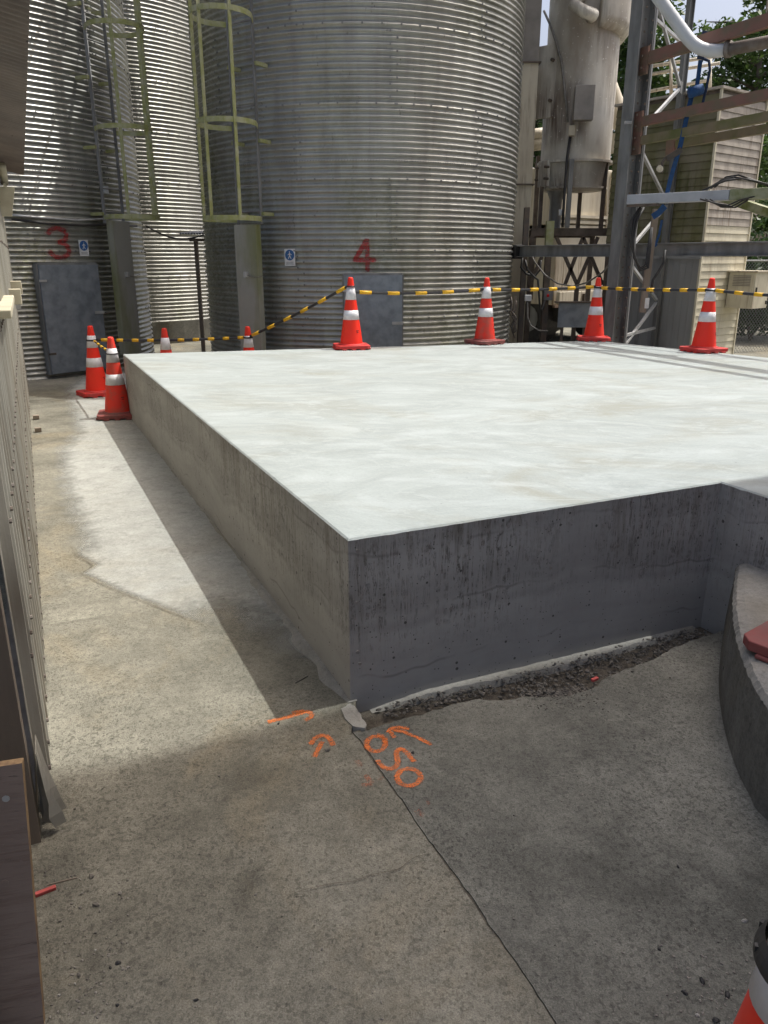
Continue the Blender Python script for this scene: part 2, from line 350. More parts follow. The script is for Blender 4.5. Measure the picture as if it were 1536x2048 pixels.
def leafmat(name, a, b_):
    m, t, b = newmat(name)
    oi = N(t, 'ShaderNodeNewGeometry'); f = noise(t, pos(t), 2.2, 4)
    cc = mixc(t, ramp(t, f, .35, .65), a, b_); cc = mixc(t, ramp(t, oi.outputs['Random Per Island'], 0, 1, 0, .5), cc, tuple(x * 1.6 for x in b_))
    t.links.new(cc, b.inputs['Base Color']); b.inputs['Roughness'].default_value = .5
    tr = N(t, 'ShaderNodeBsdfTranslucent'); t.links.new(cc, tr.inputs[0]); mx = N(t, 'ShaderNodeMixShader'); mx.inputs[0].default_value = .35
    out = t.nodes['Material Output']; t.links.new(b.outputs[0], mx.inputs[1]); t.links.new(tr.outputs[0], mx.inputs[2]); t.links.new(mx.outputs[0], out.inputs[0]); return m
m_leaf = leafmat('leaf', (.035, .075, .015), (.075, .125, .03))
m_leaf_d = leafmat('dark_leaf', (.02, .045, .014), (.04, .075, .022))

def spray(name, c, cover=.45, soft=True):
    """sprayed pigment, broken up where it missed the pits of the surface"""
    m, t, b = newmat(name); b.inputs['Base Color'].default_value = (*c, 1); b.inputs['Roughness'].default_value = .7
    n = mth(t, 'ADD', mth(t, 'MULTIPLY', noise(t, pos(t), 260, 3, .7), .7), mth(t, 'MULTIPLY', noise(t, pos(t), 28, 4), .3))
    at_ = N(t, 'ShaderNodeAttribute', attribute_name='edge')
    f = mth(t, 'ADD', mth(t, 'MULTIPLY', n, 2.0), mth(t, 'MULTIPLY', at_.outputs['Fac'], .9))
    t.links.new(ramp(t, f, cover + 1.0, cover + 1.55, 0, .95), b.inputs['Alpha']); return m
m_spray = spray('orange_spray', (.80, .20, .035), .60)
m_spray_f = spray('faded_orange_spray', (.60, .17, .07), .80)
m_stencil = spray('red_stencil', (.45, .04, .042), .56)

def ply():
    m, t, b = newmat('brown_plywood')
    p = pos(t, (1, 1, 1)); st = pos(t, (1.2, 1.2, 14))
    cc = mixc(t, ramp(t, noise(t, p, 3, 5), .3, .7), (.23, .175, .143), (.30, .235, .195))
    g = noise(t, st, 5, 6, .7, .5); cc = mixc(t, ramp(t, g, .5, .66, 0, .6), cc, (.17, .115, .09))
    cr = ramp(t, noise(t, pos(t, (1.5, 1.5, 26)), 6, 5, .75, .4), .63, .69); cc = mixc(t, mth(t, 'MULTIPLY', cr, .8), cc, (.04, .028, .022))
    cc = mixc(t, ramp(t, noise(t, p, 17, 3), .70, .76, 0, .5), cc, (.32, .27, .25))
    t.links.new(cc, b.inputs['Base Color']); b.inputs['Roughness'].default_value = .8
    bumpn(t, b, mth(t, 'SUBTRACT', g, cr), .4, .004); return m
m_ply = ply()
m_plyedge = paint('plywood_edge', (.36, .24, .12), (.17, .11, .07), 30, (1, 1, .3), rough=.9, bump=.6, bscale=90)

# ------------------------------------------------------------------ ground and paving
def rough_poly(pts, amp, step=.03, closed=False):
    out = []
    n = len(pts); rng = n if closed else n - 1
    for i in range(rng):
        a, b = Vector(pts[i][:2]), Vector(pts[(i + 1) % n][:2]); L = (b - a).length; k = max(1, int(L / step)); nn = (b - a).normalized(); nn = Vector((-nn.y, nn.x))
        for j in range(k):
            q = a.lerp(b, j / k); out.append(q if j == 0 else q + nn * random.uniform(-amp, amp))
    if not closed: out.append(Vector(pts[-1][:2]))
    return out
g = MB(); g.add([(-300, -300, -.06), (300, -300, -.06), (300, 300, -.06), (-300, 300, -.06)], [(0, 1, 2, 3)])
tag(g.build('ground', m_soil), kind='structure')
jpx = [(702, 1464), (718, 1481), (736, 1509), (761, 1546), (786, 1581), (808, 1609), (827, 1640), (849, 1671), (871, 1702), (896, 1737), (935, 1790), (985, 1865), (1040, 1940), (1110, 2048)]
jl = [onz(*q) for q in jpx]; jl.append(jl[-1] + (jl[-1] - jl[-3]) * 6)
random.seed(3)
left_edge = rough_poly(jl, .0022, .022)
gaps = [.0015 + .0065 * abs(math.sin(i * .13 + .6)) ** 2 * (.4 + .6 * random.random()) for i in range(len(left_edge))]
right_edge = []
for i, q in enumerate(left_edge):
    d = (left_edge[min(i + 1, len(left_edge) - 1)] - left_edge[max(i - 1, 0)]).normalized(); right_edge.append(q + Vector((-d.y, d.x)) * -gaps[i] * (-1 if True else 1))
# make sure the second edge lies to the right of the joint
right_edge = [Vector((q.x + gaps[i] * .9 + .002, q.y + gaps[i] * .55)) for i, q in enumerate(left_edge)]
lp = [(-60, -25)] + [(jl[-1].x - .3, -25)] + list(reversed(left_edge)) + [(-.10, 2.62), (.25, 3.0), (1.7, 4.4), (60, 31), (60, 90), (-60, 90)]
tag(MB().prism(lp, -.055, 0).build('yard_paving', m_floor_l), kind='structure')
jf = MB(); vs = []
for i, q in enumerate(left_edge): vs += [Vector((q.x - .02, q.y - .012, -.004)), Vector((q.x + .03, q.y + .018, -.004))]
for i in range(len(left_edge) - 1): jf.f.append((2 * i, 2 * i + 1, 2 * i + 3, 2 * i + 2)); jf.m.append(0)
jf.v = vs; tag(jf.build('joint_filler', m_soil), kind='structure')
# right-hand bay: far edge broken along the trench in front of the plinth
tr_px = [(722, 1464), (760, 1452), (800, 1440), (850, 1427), (905, 1408), (960, 1398), (1010, 1400), (1040, 1395), (1085, 1394), (1140, 1392), (1190, 1374), (1215, 1352), (1260, 1336), (1310, 1318), (1345, 1296), (1400, 1276), (1445, 1262)]
tr = rough_poly([onz(*q) for q in tr_px], .006, .02)
rp = [(jl[-1].x + .02, -25)] + list(reversed(right_edge)) + tr + [(1.75, 3.2), (2.4, 3.5), (60, 3.4), (60, -25)]
tag(MB().prism(rp, -.055, 0).build('yard_paving', m_floor_r), kind='structure')
# newer pale pour in the alley: thin skin feathering out at its edges, broken along a crack
def fade(name, base, cover_lo=.12, cover_hi=.95, nsc=6):
    m = base.copy(); m.name = name; t = m.node_tree; b = t.nodes['Principled BSDF']
    at_ = N(t, 'ShaderNodeAttribute', attribute_name='edge'); f = mth(t, 'ADD', at_.outputs['Fac'], mth(t, 'MULTIPLY', mth(t, 'SUBTRACT', noise(t, pos(t), nsc, 8, .72), .5), 1.1))
    t.links.new(ramp(t, f, cover_lo, cover_hi), b.inputs['Alpha']); return m
crack_px = [(140, 1092), (152, 1112), (186, 1132), (163, 1149), (230, 1182), (290, 1206), (330, 1222), (430, 1262)]
soft_l = [(-4.35, 11.0), (-4.10, 9.7), (-3.0, 7.15)] + [tuple(onz(*q).xy) for q in [(98, 900), (97, 960), (112, 1030), (140, 1092)]]
crk = [tuple(onz(*q).xy) for q in crack_px]; soft_r = [crk[-1], tuple(onz(540, 1330).xy), tuple(onz(640, 1345).xy), (-.05, 2.75)]
bound = soft_l + crk[1:] + soft_r[1:] + [(-2.45, 7.9), (-3.0, 11.6)]
def segd(q, a, b):
    a, b = Vector(a), Vector(b); ab = b - a; t_ = max(0, min(1, (q - a).dot(ab) / max(ab.length_squared, 1e-9))); return (q - a - ab * t_).length
def inside(q, poly):
    c = False; j = len(poly) - 1
    for i in range(len(poly)):
        (xi, yi), (xj, yj) = poly[i][:2], poly[j][:2]
        if (yi > q.y) != (yj > q.y) and q.x < (xj - xi) * (q.y - yi) / (yj - yi) + xi: c = not c
        j = i
    return c
pm = MB(); ped = []; idx = {}; st_ = .03
def pv(i, j):
    if (i, j) not in idx:
        q = Vector((-4.6 + i * st_, 1.9 + j * st_)); v = 2.0
        for a, b in zip(soft_l[:-1], soft_l[1:]): v = min(v, segd(q, a, b) / .22)
        for a, b in zip(crk[:-1], crk[1:]): v = min(v, segd(q, a, b) / .05)
        for a, b in zip(soft_r[:-1], soft_r[1:]): v = min(v, segd(q, a, b) / .45)
        if not inside(q, bound): v = 0
        idx[(i, j)] = len(pm.v); pm.v.append(Vector((q.x, q.y, .004))); ped.append(min(1, v))
    return idx[(i, j)]
for i in range(156):
    for j in range(325):
        if inside(Vector((-4.6 + (i + .5) * st_, 1.9 + (j + .5) * st_)), bound): pm.f.append((pv(i, j), pv(i + 1, j), pv(i + 1, j + 1), pv(i, j + 1))); pm.m.append(0)
o = pm.build('pale_concrete_patch', fade('pale_concrete_skin', m_patch)); tag(o, kind='structure')
o.data.attributes.new('edge', 'FLOAT', 'POINT').data.foreach_set('value', ped)
def crack(pts, wd, name='crack'):
    random.seed(len(pts)); line = rough_poly(pts, .006, .03); mb = MB(); n = len(line)
    for i, q in enumerate(line):
        d = (line[min(i + 1, n - 1)] - line[max(i - 1, 0)]).normalized(); nn = Vector((-d.y, d.x)); w_ = wd * random.uniform(.25, 1) * min(1, 5 * i / n + .1, 5 * (n - i) / n)
        a, b = q + nn * w_, q - nn * w_; mb.v += [Vector((a.x, a.y, .0052)), Vector((b.x, b.y, .0052))]
    for i in range(n - 1): mb.f.append((2 * i, 2 * i + 1, 2 * i + 3, 2 * i + 2)); mb.m.append(0)
    return tag(mb.build(name, m_soil), kind='structure')
crack(crk, .0022); crack([onz(*q) for q in [(560, 1800), (640, 1775), (730, 1757), (800, 1740), (832, 1716), (862, 1710)]], .0016)
# mortar haunch along the plinth foot
mb = MB(); random.seed(12); base0, base1 = Vector((-.127, 2.515, 0)), Vector((-2.52, 7.72, 0))
ns = 110; prof = []
for i in range(ns + 1):
    q = base0.lerp(base1, i / ns); wdt = (.028 + .045 * abs(math.sin(i * .31 + math.sin(i * .11) * 2)) ** 2) * max(.2, 1 - i / 60) + random.uniform(-.010, .010); tp0 = min(1, i / 6); wdt = max(.008, wdt) * (.25 + .75 * tp0)
    prof.append([q + BX * .03 + ZV * (.003 + .019 * tp0), q - BX * wdt * .35 + ZV * (.003 + (.009 + random.uniform(0, .007)) * tp0), q - BX * wdt + ZV * .001])
vs = [v for p in prof for v in p]; fs = []
for i in range(ns):
    for k in range(2): fs.append((3 * i + k, 3 * i + k + 1, 3 * i + k + 4, 3 * i + k + 3))
mb.add(vs, fs); tag(mb.build('mortar_fillet', m_kerb), kind='structure')
# pale wedge of concrete at the plinth corner
wp = rough_poly([onz(*q) for q in [(682, 1420), (700, 1409), (712, 1418), (733, 1452), (730, 1459), (706, 1455), (690, 1440)]], .003, .012, True)
tag(MB().prism(wp, -.05, .006).build('mortar_wedge', m_mortar), kind='structure')
# thin ragged concrete lip that squeezed out below the form on the front
mb = MB(); fl0, fl1 = Vector((-.05, 2.548, 0)), Vector((1.44, 3.222, 0)); vs = []; ns = 70
for i in range(ns + 1):
    q = fl0.lerp(fl1, i / ns); f = i / ns; wdt = .016 + .024 * math.exp(-((f - .50) / .22) ** 2) + .006 * math.sin(i * .9) * math.sin(i * .37) + random.uniform(-.003, .003); wdt *= min(1, i / 8, (ns - i) / 8); z = -.026 - .012 * f - .028 * (1 - min(1, i / 10)) + random.uniform(-.0015, .0015)
    vs += [q + AX * .12 + ZV * z, q - AX * wdt + ZV * (z - .002), q - AX * (wdt + .012) + ZV * -.058]
fs = []
for i in range(ns):
    for k in range(2): fs.append((3 * i + k, 3 * i + k + 1, 3 * i + k + 4, 3 * i + k + 3))
tag(mb.add(vs, fs).build('concrete_lip', m_kerb), kind='structure')
# rubble lying in the trench
random.seed(21); mb = MB()
for i in range(700):
    f = random.random() ** .8; q = fl0.lerp(fl1, f); bulge = .10 + .085 * math.exp(-((f - .62) / .2) ** 2)
    mb.stone(q - AX * random.uniform(.01, bulge) + ZV * random.uniform(-.05, -.030), random.choice((.003, .004, .005, .007, .009)))
for i in range(900):
    q = onz(random.gauss(1135, 50), random.gauss(1378, 13)); mb.stone(Vector((q.x, q.y, 0)) + ZV * random.uniform(-.05, -.028), random.uniform(.003, .010))
for i in range(110):
    q = onz(random.gauss(1130, 55), random.gauss(1400, 14)); mb.stone(q + ZV * .001, random.uniform(.0015, .0045))
for i in range(200):
    q = left_edge[int(random.random() * len(left_edge))]; mb.stone(Vector((q.x + .007, q.y + .003, -.02)), random.uniform(.003, .006))
tag(mb.build('rubble', m_stone), 'loose dark rubble in the trench along the plinth foot', 'rubble', kind='stuff')

# ------------------------------------------------------------------ the new concrete plinth
PT = .65
ppoly = [(-.126, 2.527), (1.482, 3.258), (2.05, 2.01), (2.55, 2.24), (4.55, 6.75), (2.529, 9.411), (-2.685, 8.033)]
def plinth():
    random.seed(5)
    ring = []
    n = len(ppoly)
    for i in range(n):
        a, b = Vector(ppoly[i]), Vector(ppoly[(i + 1) % n]); L = (b - a).length; k = max(2, int(L / .035))
        for j in range(k): ring.append((a.lerp(b, j / k), j == 0, (b - a).normalized(), Vector(ppoly[i]) - Vector(ppoly[i - 1])))
    m = len(ring); cen = Vector((.6, 6)); rows = [[], [], [], []]
    for q, corner, d, dp in ring:
        nn = Vector((d.y, -d.x)); chip = random.uniform(0, .0012) + (random.random() < .035) * random.uniform(.001, .004)
        inn = nn
        if corner:
            dp = dp.normalized(); n2 = Vector((dp.y, -dp.x)); inn = (nn + n2).normalized()
        rows[0].append(Vector((q.x, q.y, -.058))); rows[1].append(Vector((q.x, q.y, PT - .007 - chip)))
        q2 = q - inn * (.006 + chip); rows[2].append(Vector((q2.x, q2.y, PT - .0015)))
        q3 = q - inn * (.022 + chip); rows[3].append(Vector((q3.x, q3.y, PT)))
    mb = MB(); o = 0
    mb.v = [v for r in rows for v in r]
    for r in range(3):
        for i in range(m):
            j = (i + 1) % m; mb.f.append((r * m + i, r * m + j, (r + 1) * m + j, (r + 1) * m + i)); mb.m.append(1 if r >= 1 else 0)
    mb.f.append(tuple(range(3 * m, 4 * m))); mb.m.append(1)
    return mb.build('concrete_plinth', [m_pside, m_ptop], origin=(.6, 5, 0))
pl = tag(plinth(), 'large new pale grey concrete plinth with a notched corner and streaked sides', 'plinth')
# nail holes left by the form ply
for z_, dx in ((.60, .035), (.40, .03), (.20, .03), (.15, .04), (.39, .88), (.30, .42)):
    q = Vector((-.126, 2.527, z_)) + BX * dx; nv = -AX
    mb = MB(); mb.tube([q + nv * -.004, q + nv * .0025], .0065, 8); ob = mb.build('nail_plug', m_box, pl)

# ------------------------------------------------------------------ raised kerb at the right
kpts = [onz(*q) for q in [(1448, 1262), (1440, 1320), (1438, 1380), (1447, 1450), (1470, 1530), (1500, 1592), (1534, 1640)]]
kpts.append(kpts[-1] + (kpts[-1] - kpts[-2]) * 3 + Vector((.12, 0, 0)))
def kerb():
    random.seed(9); line = []
    for i in range(len(kpts) - 1):
        for j in range(14): 
            p0, p1, p2, p3 = kpts[max(i - 1, 0)], kpts[i], kpts[i + 1], kpts[min(i + 2, len(kpts) - 1)]; u = j / 14
            line.append(.5 * ((2 * p1) + (p2 - p0) * u + (2 * p0 - 5 * p1 + 4 * p2 - p3) * u * u + (3 * p1 - p0 - 3 * p2 + p3) * u ** 3))
    hk = .335; n = len(line); vs = []
    off = [(0, 0), (.0, .08), (.004, .17), (.008, .25), (.010, hk - .03), (.022, hk - .008), (.05, hk), (.12, hk + .002), (.3, hk), (1.6, hk)]
    for i, q in enumerate(line):
        d = (line[min(i + 1, n - 1)] - line[max(i - 1, 0)]).normalized(); nn = Vector((-d.y, d.x, 0))
        nn = nn if nn.x > 0 else -nn
        for k, (o_, z_) in enumerate(off):
            jit = .0015 if k in (1, 2, 3) else (.0022 if k in (4, 5) else (.001 if k in (6, 7) else 0))
            dirv = Vector((1, 0, 0)) if k >= 8 else nn
            vs.append(q + dirv * (o_ + random.uniform(-jit, jit)) + ZV * (z_ + (random.uniform(-jit, jit) if k > 3 else 0)))
    m = len(off); fs = [(i * m + k, i * m + k + 1, (i + 1) * m + k + 1, (i + 1) * m + k) for i in range(n - 1) for k in range(m - 1)]
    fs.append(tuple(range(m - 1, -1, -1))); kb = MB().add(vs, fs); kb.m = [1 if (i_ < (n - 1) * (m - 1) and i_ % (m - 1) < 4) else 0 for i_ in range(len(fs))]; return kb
tag(kerb().build('raised_kerb', [m_kerb, m_kshade]), kind='structure')  # upright face takes the darker concrete, its shade painted in

# ------------------------------------------------------------------ corrugated silos
PIT, AMP, NW, RS = .07, .0125, 12, 2.36
COURSE = PIT * NW
def sheet_mesh(mat_):
    mb = MB(); nz, na, span = NW * 8, 12, R(60.6); vs = []
    for i in range(nz + 1):
        z = i / nz * COURSE; r = RS + AMP * math.cos(2 * math.pi * z / PIT)
        for k in range(na + 1):
            a = -span / 2 + span * k / na; vs.append((r * math.cos(a), r * math.sin(a), z))
    m = na + 1; fs = [(i * m + k, i * m + k + 1, (i + 1) * m + k + 1, (i + 1) * m + k) for i in range(nz) for k in range(na)]
    mb.add(vs, fs); me = bpy.data.meshes.new('wall_sheet'); me.from_pydata(mb.v, [], mb.f); me.materials.append(mat_)
    me.polygons.foreach_set('use_smooth', [True] * len(mb.f)); me.update(); return me
def cyl_hit(px, py, C, rad=RS):
    r = ray(px, py); a = r.x ** 2 + r.y ** 2; b = 2 * (r.x * (CO.x - C[0]) + r.y * (CO.y - C[1])); c = (CO.x - C[0]) ** 2 + (CO.y - C[1]) ** 2 - rad * rad
    disc = max(0, b * b - 4 * a * c); return CO + r * ((-b - math.sqrt(disc)) / (2 * a))
def silo(C, mat_, label, rot0, ncourse=8, z0=0.0, base=None):
    S = thing('corrugated_silo', (C[0], C[1], 0), label, 'silo', None); me = sheet_mesh(mat_); random.seed(int(C[0] * 100))
    bolts = MB(); f_ang = math.atan2(-C[1], -C[0])
    for c in range(ncourse):
        for k in range(6):
            o = bpy.data.objects.new('wall_sheet', me); col.objects.link(o); o.parent = S
            ang = R(60 * k + rot0 + (31 if c % 2 else 0)); o.rotation_euler = (0, 0, ang); o.location = (0, 0, z0 + c * COURSE)
            s_ = 1 + (.0008 if (k + c) % 2 else -.0008) + random.uniform(-.0002, .0002); o.scale = (s_, s_, 1)
            if z0 + c * COURSE > 5.6: continue
            sa = ang + R(30)
            for side in (-.018, .018):
                for w_ in range(NW):
                    aa = sa + side
                    if abs((aa - f_ang + math.pi) % (2 * math.pi) - math.pi) > 1.75 or (w_ % 2 == (side > 0)): continue
                    z = z0 + c * COURSE + (w_) * PIT; rr = RS + AMP + .002
                    bolts.frame(Vector((C[0] + rr * math.cos(aa), C[1] + rr * math.sin(aa), z)), Vector((math.cos(aa), math.sin(aa), 0)) * .006, Vector((-math.sin(aa), math.cos(aa), 0)) * .010, ZV * .010)
        if z0 + c * COURSE > 5.8: continue
        for j in range(64):
            aa = 2 * math.pi * j / 64 + .03 * c; z = z0 + c * COURSE
            if abs((aa - f_ang + math.pi) % (2 * math.pi) - math.pi) > 1.75: continue
            rr = RS + AMP + .002
            bolts.frame(Vector((C[0] + rr * math.cos(aa), C[1] + rr * math.sin(aa), z)), Vector((math.cos(aa), math.sin(aa), 0)) * .006, Vector((-math.sin(aa), math.cos(aa), 0)) * .010, ZV * .010)
    # tight row of rivets where the floor is fixed inside
    for j in range(420):
        aa = 2 * math.pi * j / 420; z = z0 + 3 * COURSE + PIT * 3
        if abs((aa - f_ang + math.pi) % (2 * math.pi) - math.pi) > 1.75: continue
        rr = RS + AMP + .001
        bolts.frame(Vector((C[0] + rr * math.cos(aa), C[1] + rr * math.sin(aa), z)), Vector((math.cos(aa), math.sin(aa), 0)) * .004, Vector((-math.sin(aa), math.cos(aa), 0)) * .006, ZV * .006)
    b = bolts.build('bolts', m_steel, S); b['kind'] = 'stuff'
    top = z0 + ncourse * COURSE
    MB().lathe([(RS + .08, top - .03), (RS + .08, top), (.35, top + .95), (.35, top + 1.1), (.01, top + 1.15)], (C[0], C[1], 0), 36).build('roof', mat_, S)
    if base:
        MB().lathe([(RS + .12, 0), (RS + .12, base), (RS - .05, base)], (C[0], C[1], 0), 48).build('footing', m_kshade, S)  # darker concrete paints in the shade at the silo foot
    return S
C4, C3, C2 = (-.377, 12.69), (-6.16, 12.57), (-5.7, 17.35)
S4 = silo(C4, m_silo, 'grey corrugated silo with a red stencilled 4 above its door', 12)
S3 = silo(C3, m_silo_b, 'corrugated silo with a red stencilled 3 above its door', -20)
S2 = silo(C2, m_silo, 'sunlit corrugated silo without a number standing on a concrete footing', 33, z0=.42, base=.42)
def sframe(C, hit):
    n = Vector((hit.x - C[0], hit.y - C[1], 0)).normalized(); return n, ZV.cross(n)     # outward, tangent (to the viewer's right)
def stencil(S, C, px, py0, py1, strokes, wd, hw):
    """digit sprayed on the corrugation: a fine skin that follows every wave"""
    h0, h1 = cyl_hit(px, py1, C), cyl_hit(px, py0, C); n, tg = sframe(C, (h0 + h1) / 2); a0 = math.atan2(n.y, n.x)
    z0, z1 = h0.z, h1.z; H_ = z1 - z0; cell = .009; nx, nz = int(wd * 1.3 / cell), int(H_ * 1.15 / cell); mb = MB(); idx = {}; ed = []
    segs = [(Vector(a), Vector(b)) for s_ in strokes for a, b in zip(s_[:-1], s_[1:])]
    def dist(u, v):
        q = Vector((u * wd, v * H_)); best = 9
        for a, b in segs:
            A = Vector((a.x * wd, a.y * H_)); B = Vector((b.x * wd, b.y * H_)); ab = B - A; t_ = max(0, min(1, (q - A).dot(ab) / max(ab.length_squared, 1e-9)))
            best = min(best, (q - A - ab * t_).length)
        return best
    def vert(i, j):
        if (i, j) not in idx:
            s_ = (i / nx - .5) * wd * 1.3; z = z0 + (j / nz * 1.15 - .075) * H_; a = a0 + s_ / RS; r = RS + AMP * math.cos(2 * math.pi * z / PIT) + .0045
            idx[(i, j)] = len(mb.v); mb.v.append(Vector((C[0] + r * math.cos(a), C[1] + r * math.sin(a), z)))
            ed.append(max(0, min(1, 1 - (dist(s_ / wd + .5, j / nz * 1.15 - .075) - hw * .55) / (hw * .6))))
        return idx[(i, j)]
    for i in range(nx):
        for j in range(nz):
            u = ((i + .5) / nx - .5) * 1.3 + .5; v = (j + .5) / nz * 1.15 - .075
            if dist(u, v) < hw * 1.2: mb.f.append((vert(i, j), vert(i + 1, j), vert(i + 1, j + 1), vert(i, j + 1))); mb.m.append(0)
    o = mb.build('stencilled_number', m_stencil, S, smooth=True)
    at_ = o.data.attributes.new('edge', 'FLOAT', 'POINT'); at_.data.foreach_set('value', ed)
    o['label'] = 'faded red stencilled digit'; return o
stencil(S4, C4, 728, 481, 540, [[(.62, 1), (.05, .34), (1, .34)], [(.66, 1), (.66, 0)]], .26, .043)
arc3 = lambda cx, cy, rx, ry, a0, a1: [(cx + rx * math.cos(R(a0 + (a1 - a0) * i / 10)), cy + ry * math.sin(R(a0 + (a1 - a0) * i / 10))) for i in range(11)]
stencil(S3, C3, 119, 456, 516, [arc3(.45, .76, .42, .23, 165, -80), arc3(.45, .27, .46, .26, 85, -165)], .30, .046)
def door(S, C, pxl, pxr, pyt, pybase_z, lean=0):
    pm = (pxl + pxr) / 2; h = cyl_hit(pm, pyt, C); n, tg = sframe(C, h); zt = h.z; a = cyl_hit(pxl, pyt, C); b = cyl_hit(pxr, pyt, C)
    wd = (b - a).length; zc = (zt + pybase_z) / 2; c = Vector((C[0], C[1], zc)) + n * (RS + .045)
    fr = MB()
    for s_ in (-1, 1): fr.frame(c + tg * s_ * (wd / 2 - .01) - n * .03, tg * .03, n * .05, ZV * (zt - pybase_z) / 2)
    fr.frame(c + ZV * ((zt - pybase_z) / 2) - n * .03, tg * wd / 2, n * .05, ZV * .018)
    fr.build('door_frame', m_steel, S)
    dm = MB(); L = Vector((0, 0, 0)); c2 = c + n * .045
    hw, hh = wd / 2, (zt - pybase_z) / 2 - .01
    # cross-broken sheet: four facets rising slightly to the centre, with a folded rim
    q = [c2 - tg * hw - ZV * hh, c2 + tg * hw - ZV * hh, c2 + tg * hw + ZV * hh, c2 - tg * hw + ZV * hh]; ce = c2 + n * .012
    bk = [v - n * .035 for v in q]
    dm.add(q + [ce] + bk, [(0, 1, 4), (1, 2, 4), (2, 3, 4), (3, 0, 4), (0, 5, 6, 1), (1, 6, 7, 2), (2, 7, 8, 3), (3, 8, 5, 0), (8, 7, 6, 5)])
    d = dm.build('door', m_plate, S)
    for zz in (.72, -.62):
        MB().frame(c2 - tg * (hw - .03) + ZV * hh * zz + n * .012, tg * .05, n * .008, ZV * .014).build('hinge', m_steel_l if zz > 0 else m_dark, d)
    MB().frame(c2 + tg * (hw - .06) + ZV * hh * .1 + n * .012, tg * .07, n * .006, ZV * .018).build('latch', m_steel_l, d)
    return d
door(S4, C4, 688, 803, 549, .05); door(S3, C3, 72, 189, 528, .06)
def sign(C, px, py, lab):
    h = cyl_hit(px, py, C); n, tg = sframe(C, h); c = Vector((C[0], C[1], h.z)) + n * (RS + .016)
    T = thing('safety_sign', c - ZV * .1, lab, 'sign', None)
    MB().frame(c, tg * .075, n * .003, ZV * .105).build('sign_panel', m_white, T)
    dm = MB(); cc = c + n * .0045 + ZV * .03; vs = [cc + (tg * math.cos(a) + ZV * math.sin(a)) * .066 for a in [2 * math.pi * i / 24 for i in range(24)]]
    dm.add(vs + [v + n * .001 for v in vs], [tuple(range(24, 48))] + [(i, (i + 1) % 24, 24 + (i + 1) % 24, 24 + i) for i in range(24)]); dm.build('blue_disc', m_signb, T)
    fg = MB(); fo = cc + n * .0025
    P2 = lambda u, v: fo + tg * u + ZV * v
    fg.tube([P2(0, .036), P2(.001, .0361)], .012, 8)
    for a, b, w_ in (((0, .026), (0, -.008), .016), ((0, -.006), (-.022, -.048), .010), ((0, -.006), (.020, -.046), .010), ((0, .02), (-.026, 0), .008), ((0, .02), (.028, .002), .008)):
        fg.beam(P2(*a), P2(*b), w_, .001, n)
    fg.build('walking_figure', m_white, T)
    tx = MB()
    for i, (w_, z_) in enumerate(((.055, -.058), (.05, -.070), (.058, -.082))): tx.frame(c + n * .0036 + ZV * z_, tg * w_, n * .0004, ZV * .0022)
    tx.build('small_print', m_ink, T); return T
sign(C4, 581, 515, 'blue and white pedestrian sign on the broad silo behind the plinth'); sign(C3, 166, 496, 'blue and white pedestrian sign above the door of the silo beside the shed')

# ------------------------------------------------------------------ caged ladders and their lockable guards
def ladder(C, px, py, lab, hoop_py, rail0, standoff=.20, barr=.017, ad=0):
    h = cyl_hit(px, py, C); n, tg = sframe(C, h)
    if ad: n = Matrix.Rotation(R(ad), 3, 'Z') @ n; tg = ZV.cross(n)
    foot = Vector((C[0], C[1], 0)) + n * (RS + standoff)
    d = foot.y; T = thing('caged_ladder', foot + ZV * rail0, lab, 'ladder', 'caged ladders on the silos'); zt = 7.2
    for s_ in (-1, 1): MB().beam(foot + tg * s_ * .19 + ZV * rail0, foot + tg * s_ * .19 + ZV * zt, .012, .045, n).build('rail', m_steel, T)
    rm = MB(); rm.tube([foot - tg * .19, foot + tg * .19], .011, 6); r0 = rm.build('rung', m_steel, T, origin=foot + ZV * 0)
    me = r0.data; bpy.data.objects.remove(r0); z = rail0 + .15
    while z < 5.8:
        o = bpy.data.objects.new('rung', me); col.objects.link(o); o.parent = T; o.location = (0, 0, z - rail0); z += .30
    for zz in [zy(q, d) for q in hoop_py] + [zy(hoop_py[0], d) + 1.15]:
        hm = MB(); pts = [foot + tg * .20 * s_ for s_ in (1,)]
        arc = [foot + n * (.33 + .37 * math.sin(a)) + tg * (.35 * math.cos(a)) for a in [R(-28 + 236 * i / 18) for i in range(19)]]
        path = [foot + tg * .20] + arc + [foot - tg * .20]
        for a, b in zip(path[:-1], path[1:]): hm.beam(a + ZV * zz, b + ZV * zz, .008, .058)
        hm.build('hoop', m_mossy, T)
    zb = zy(hoop_py[-1], d)
    for a in (30, 90, 150):
        q = foot + n * (.33 + .36 * math.sin(R(a))) + tg * (.34 * math.cos(R(a)))
        MB().beam(q + ZV * (zb - .03), q + ZV * zt, .010, .050, n).build('cage_bar', m_mossy, T)
    k = 0
    for zz in [rail0 + .12 + .84 * i for i in range(5)]:
        for s_ in (-1, 1): MB().frame(foot + tg * s_ * .215 - n * standoff / 2 + ZV * zz, tg * .022, n * standoff / 2, ZV * .02).build('wall_bracket', m_mossy, T)
    return n, tg, foot
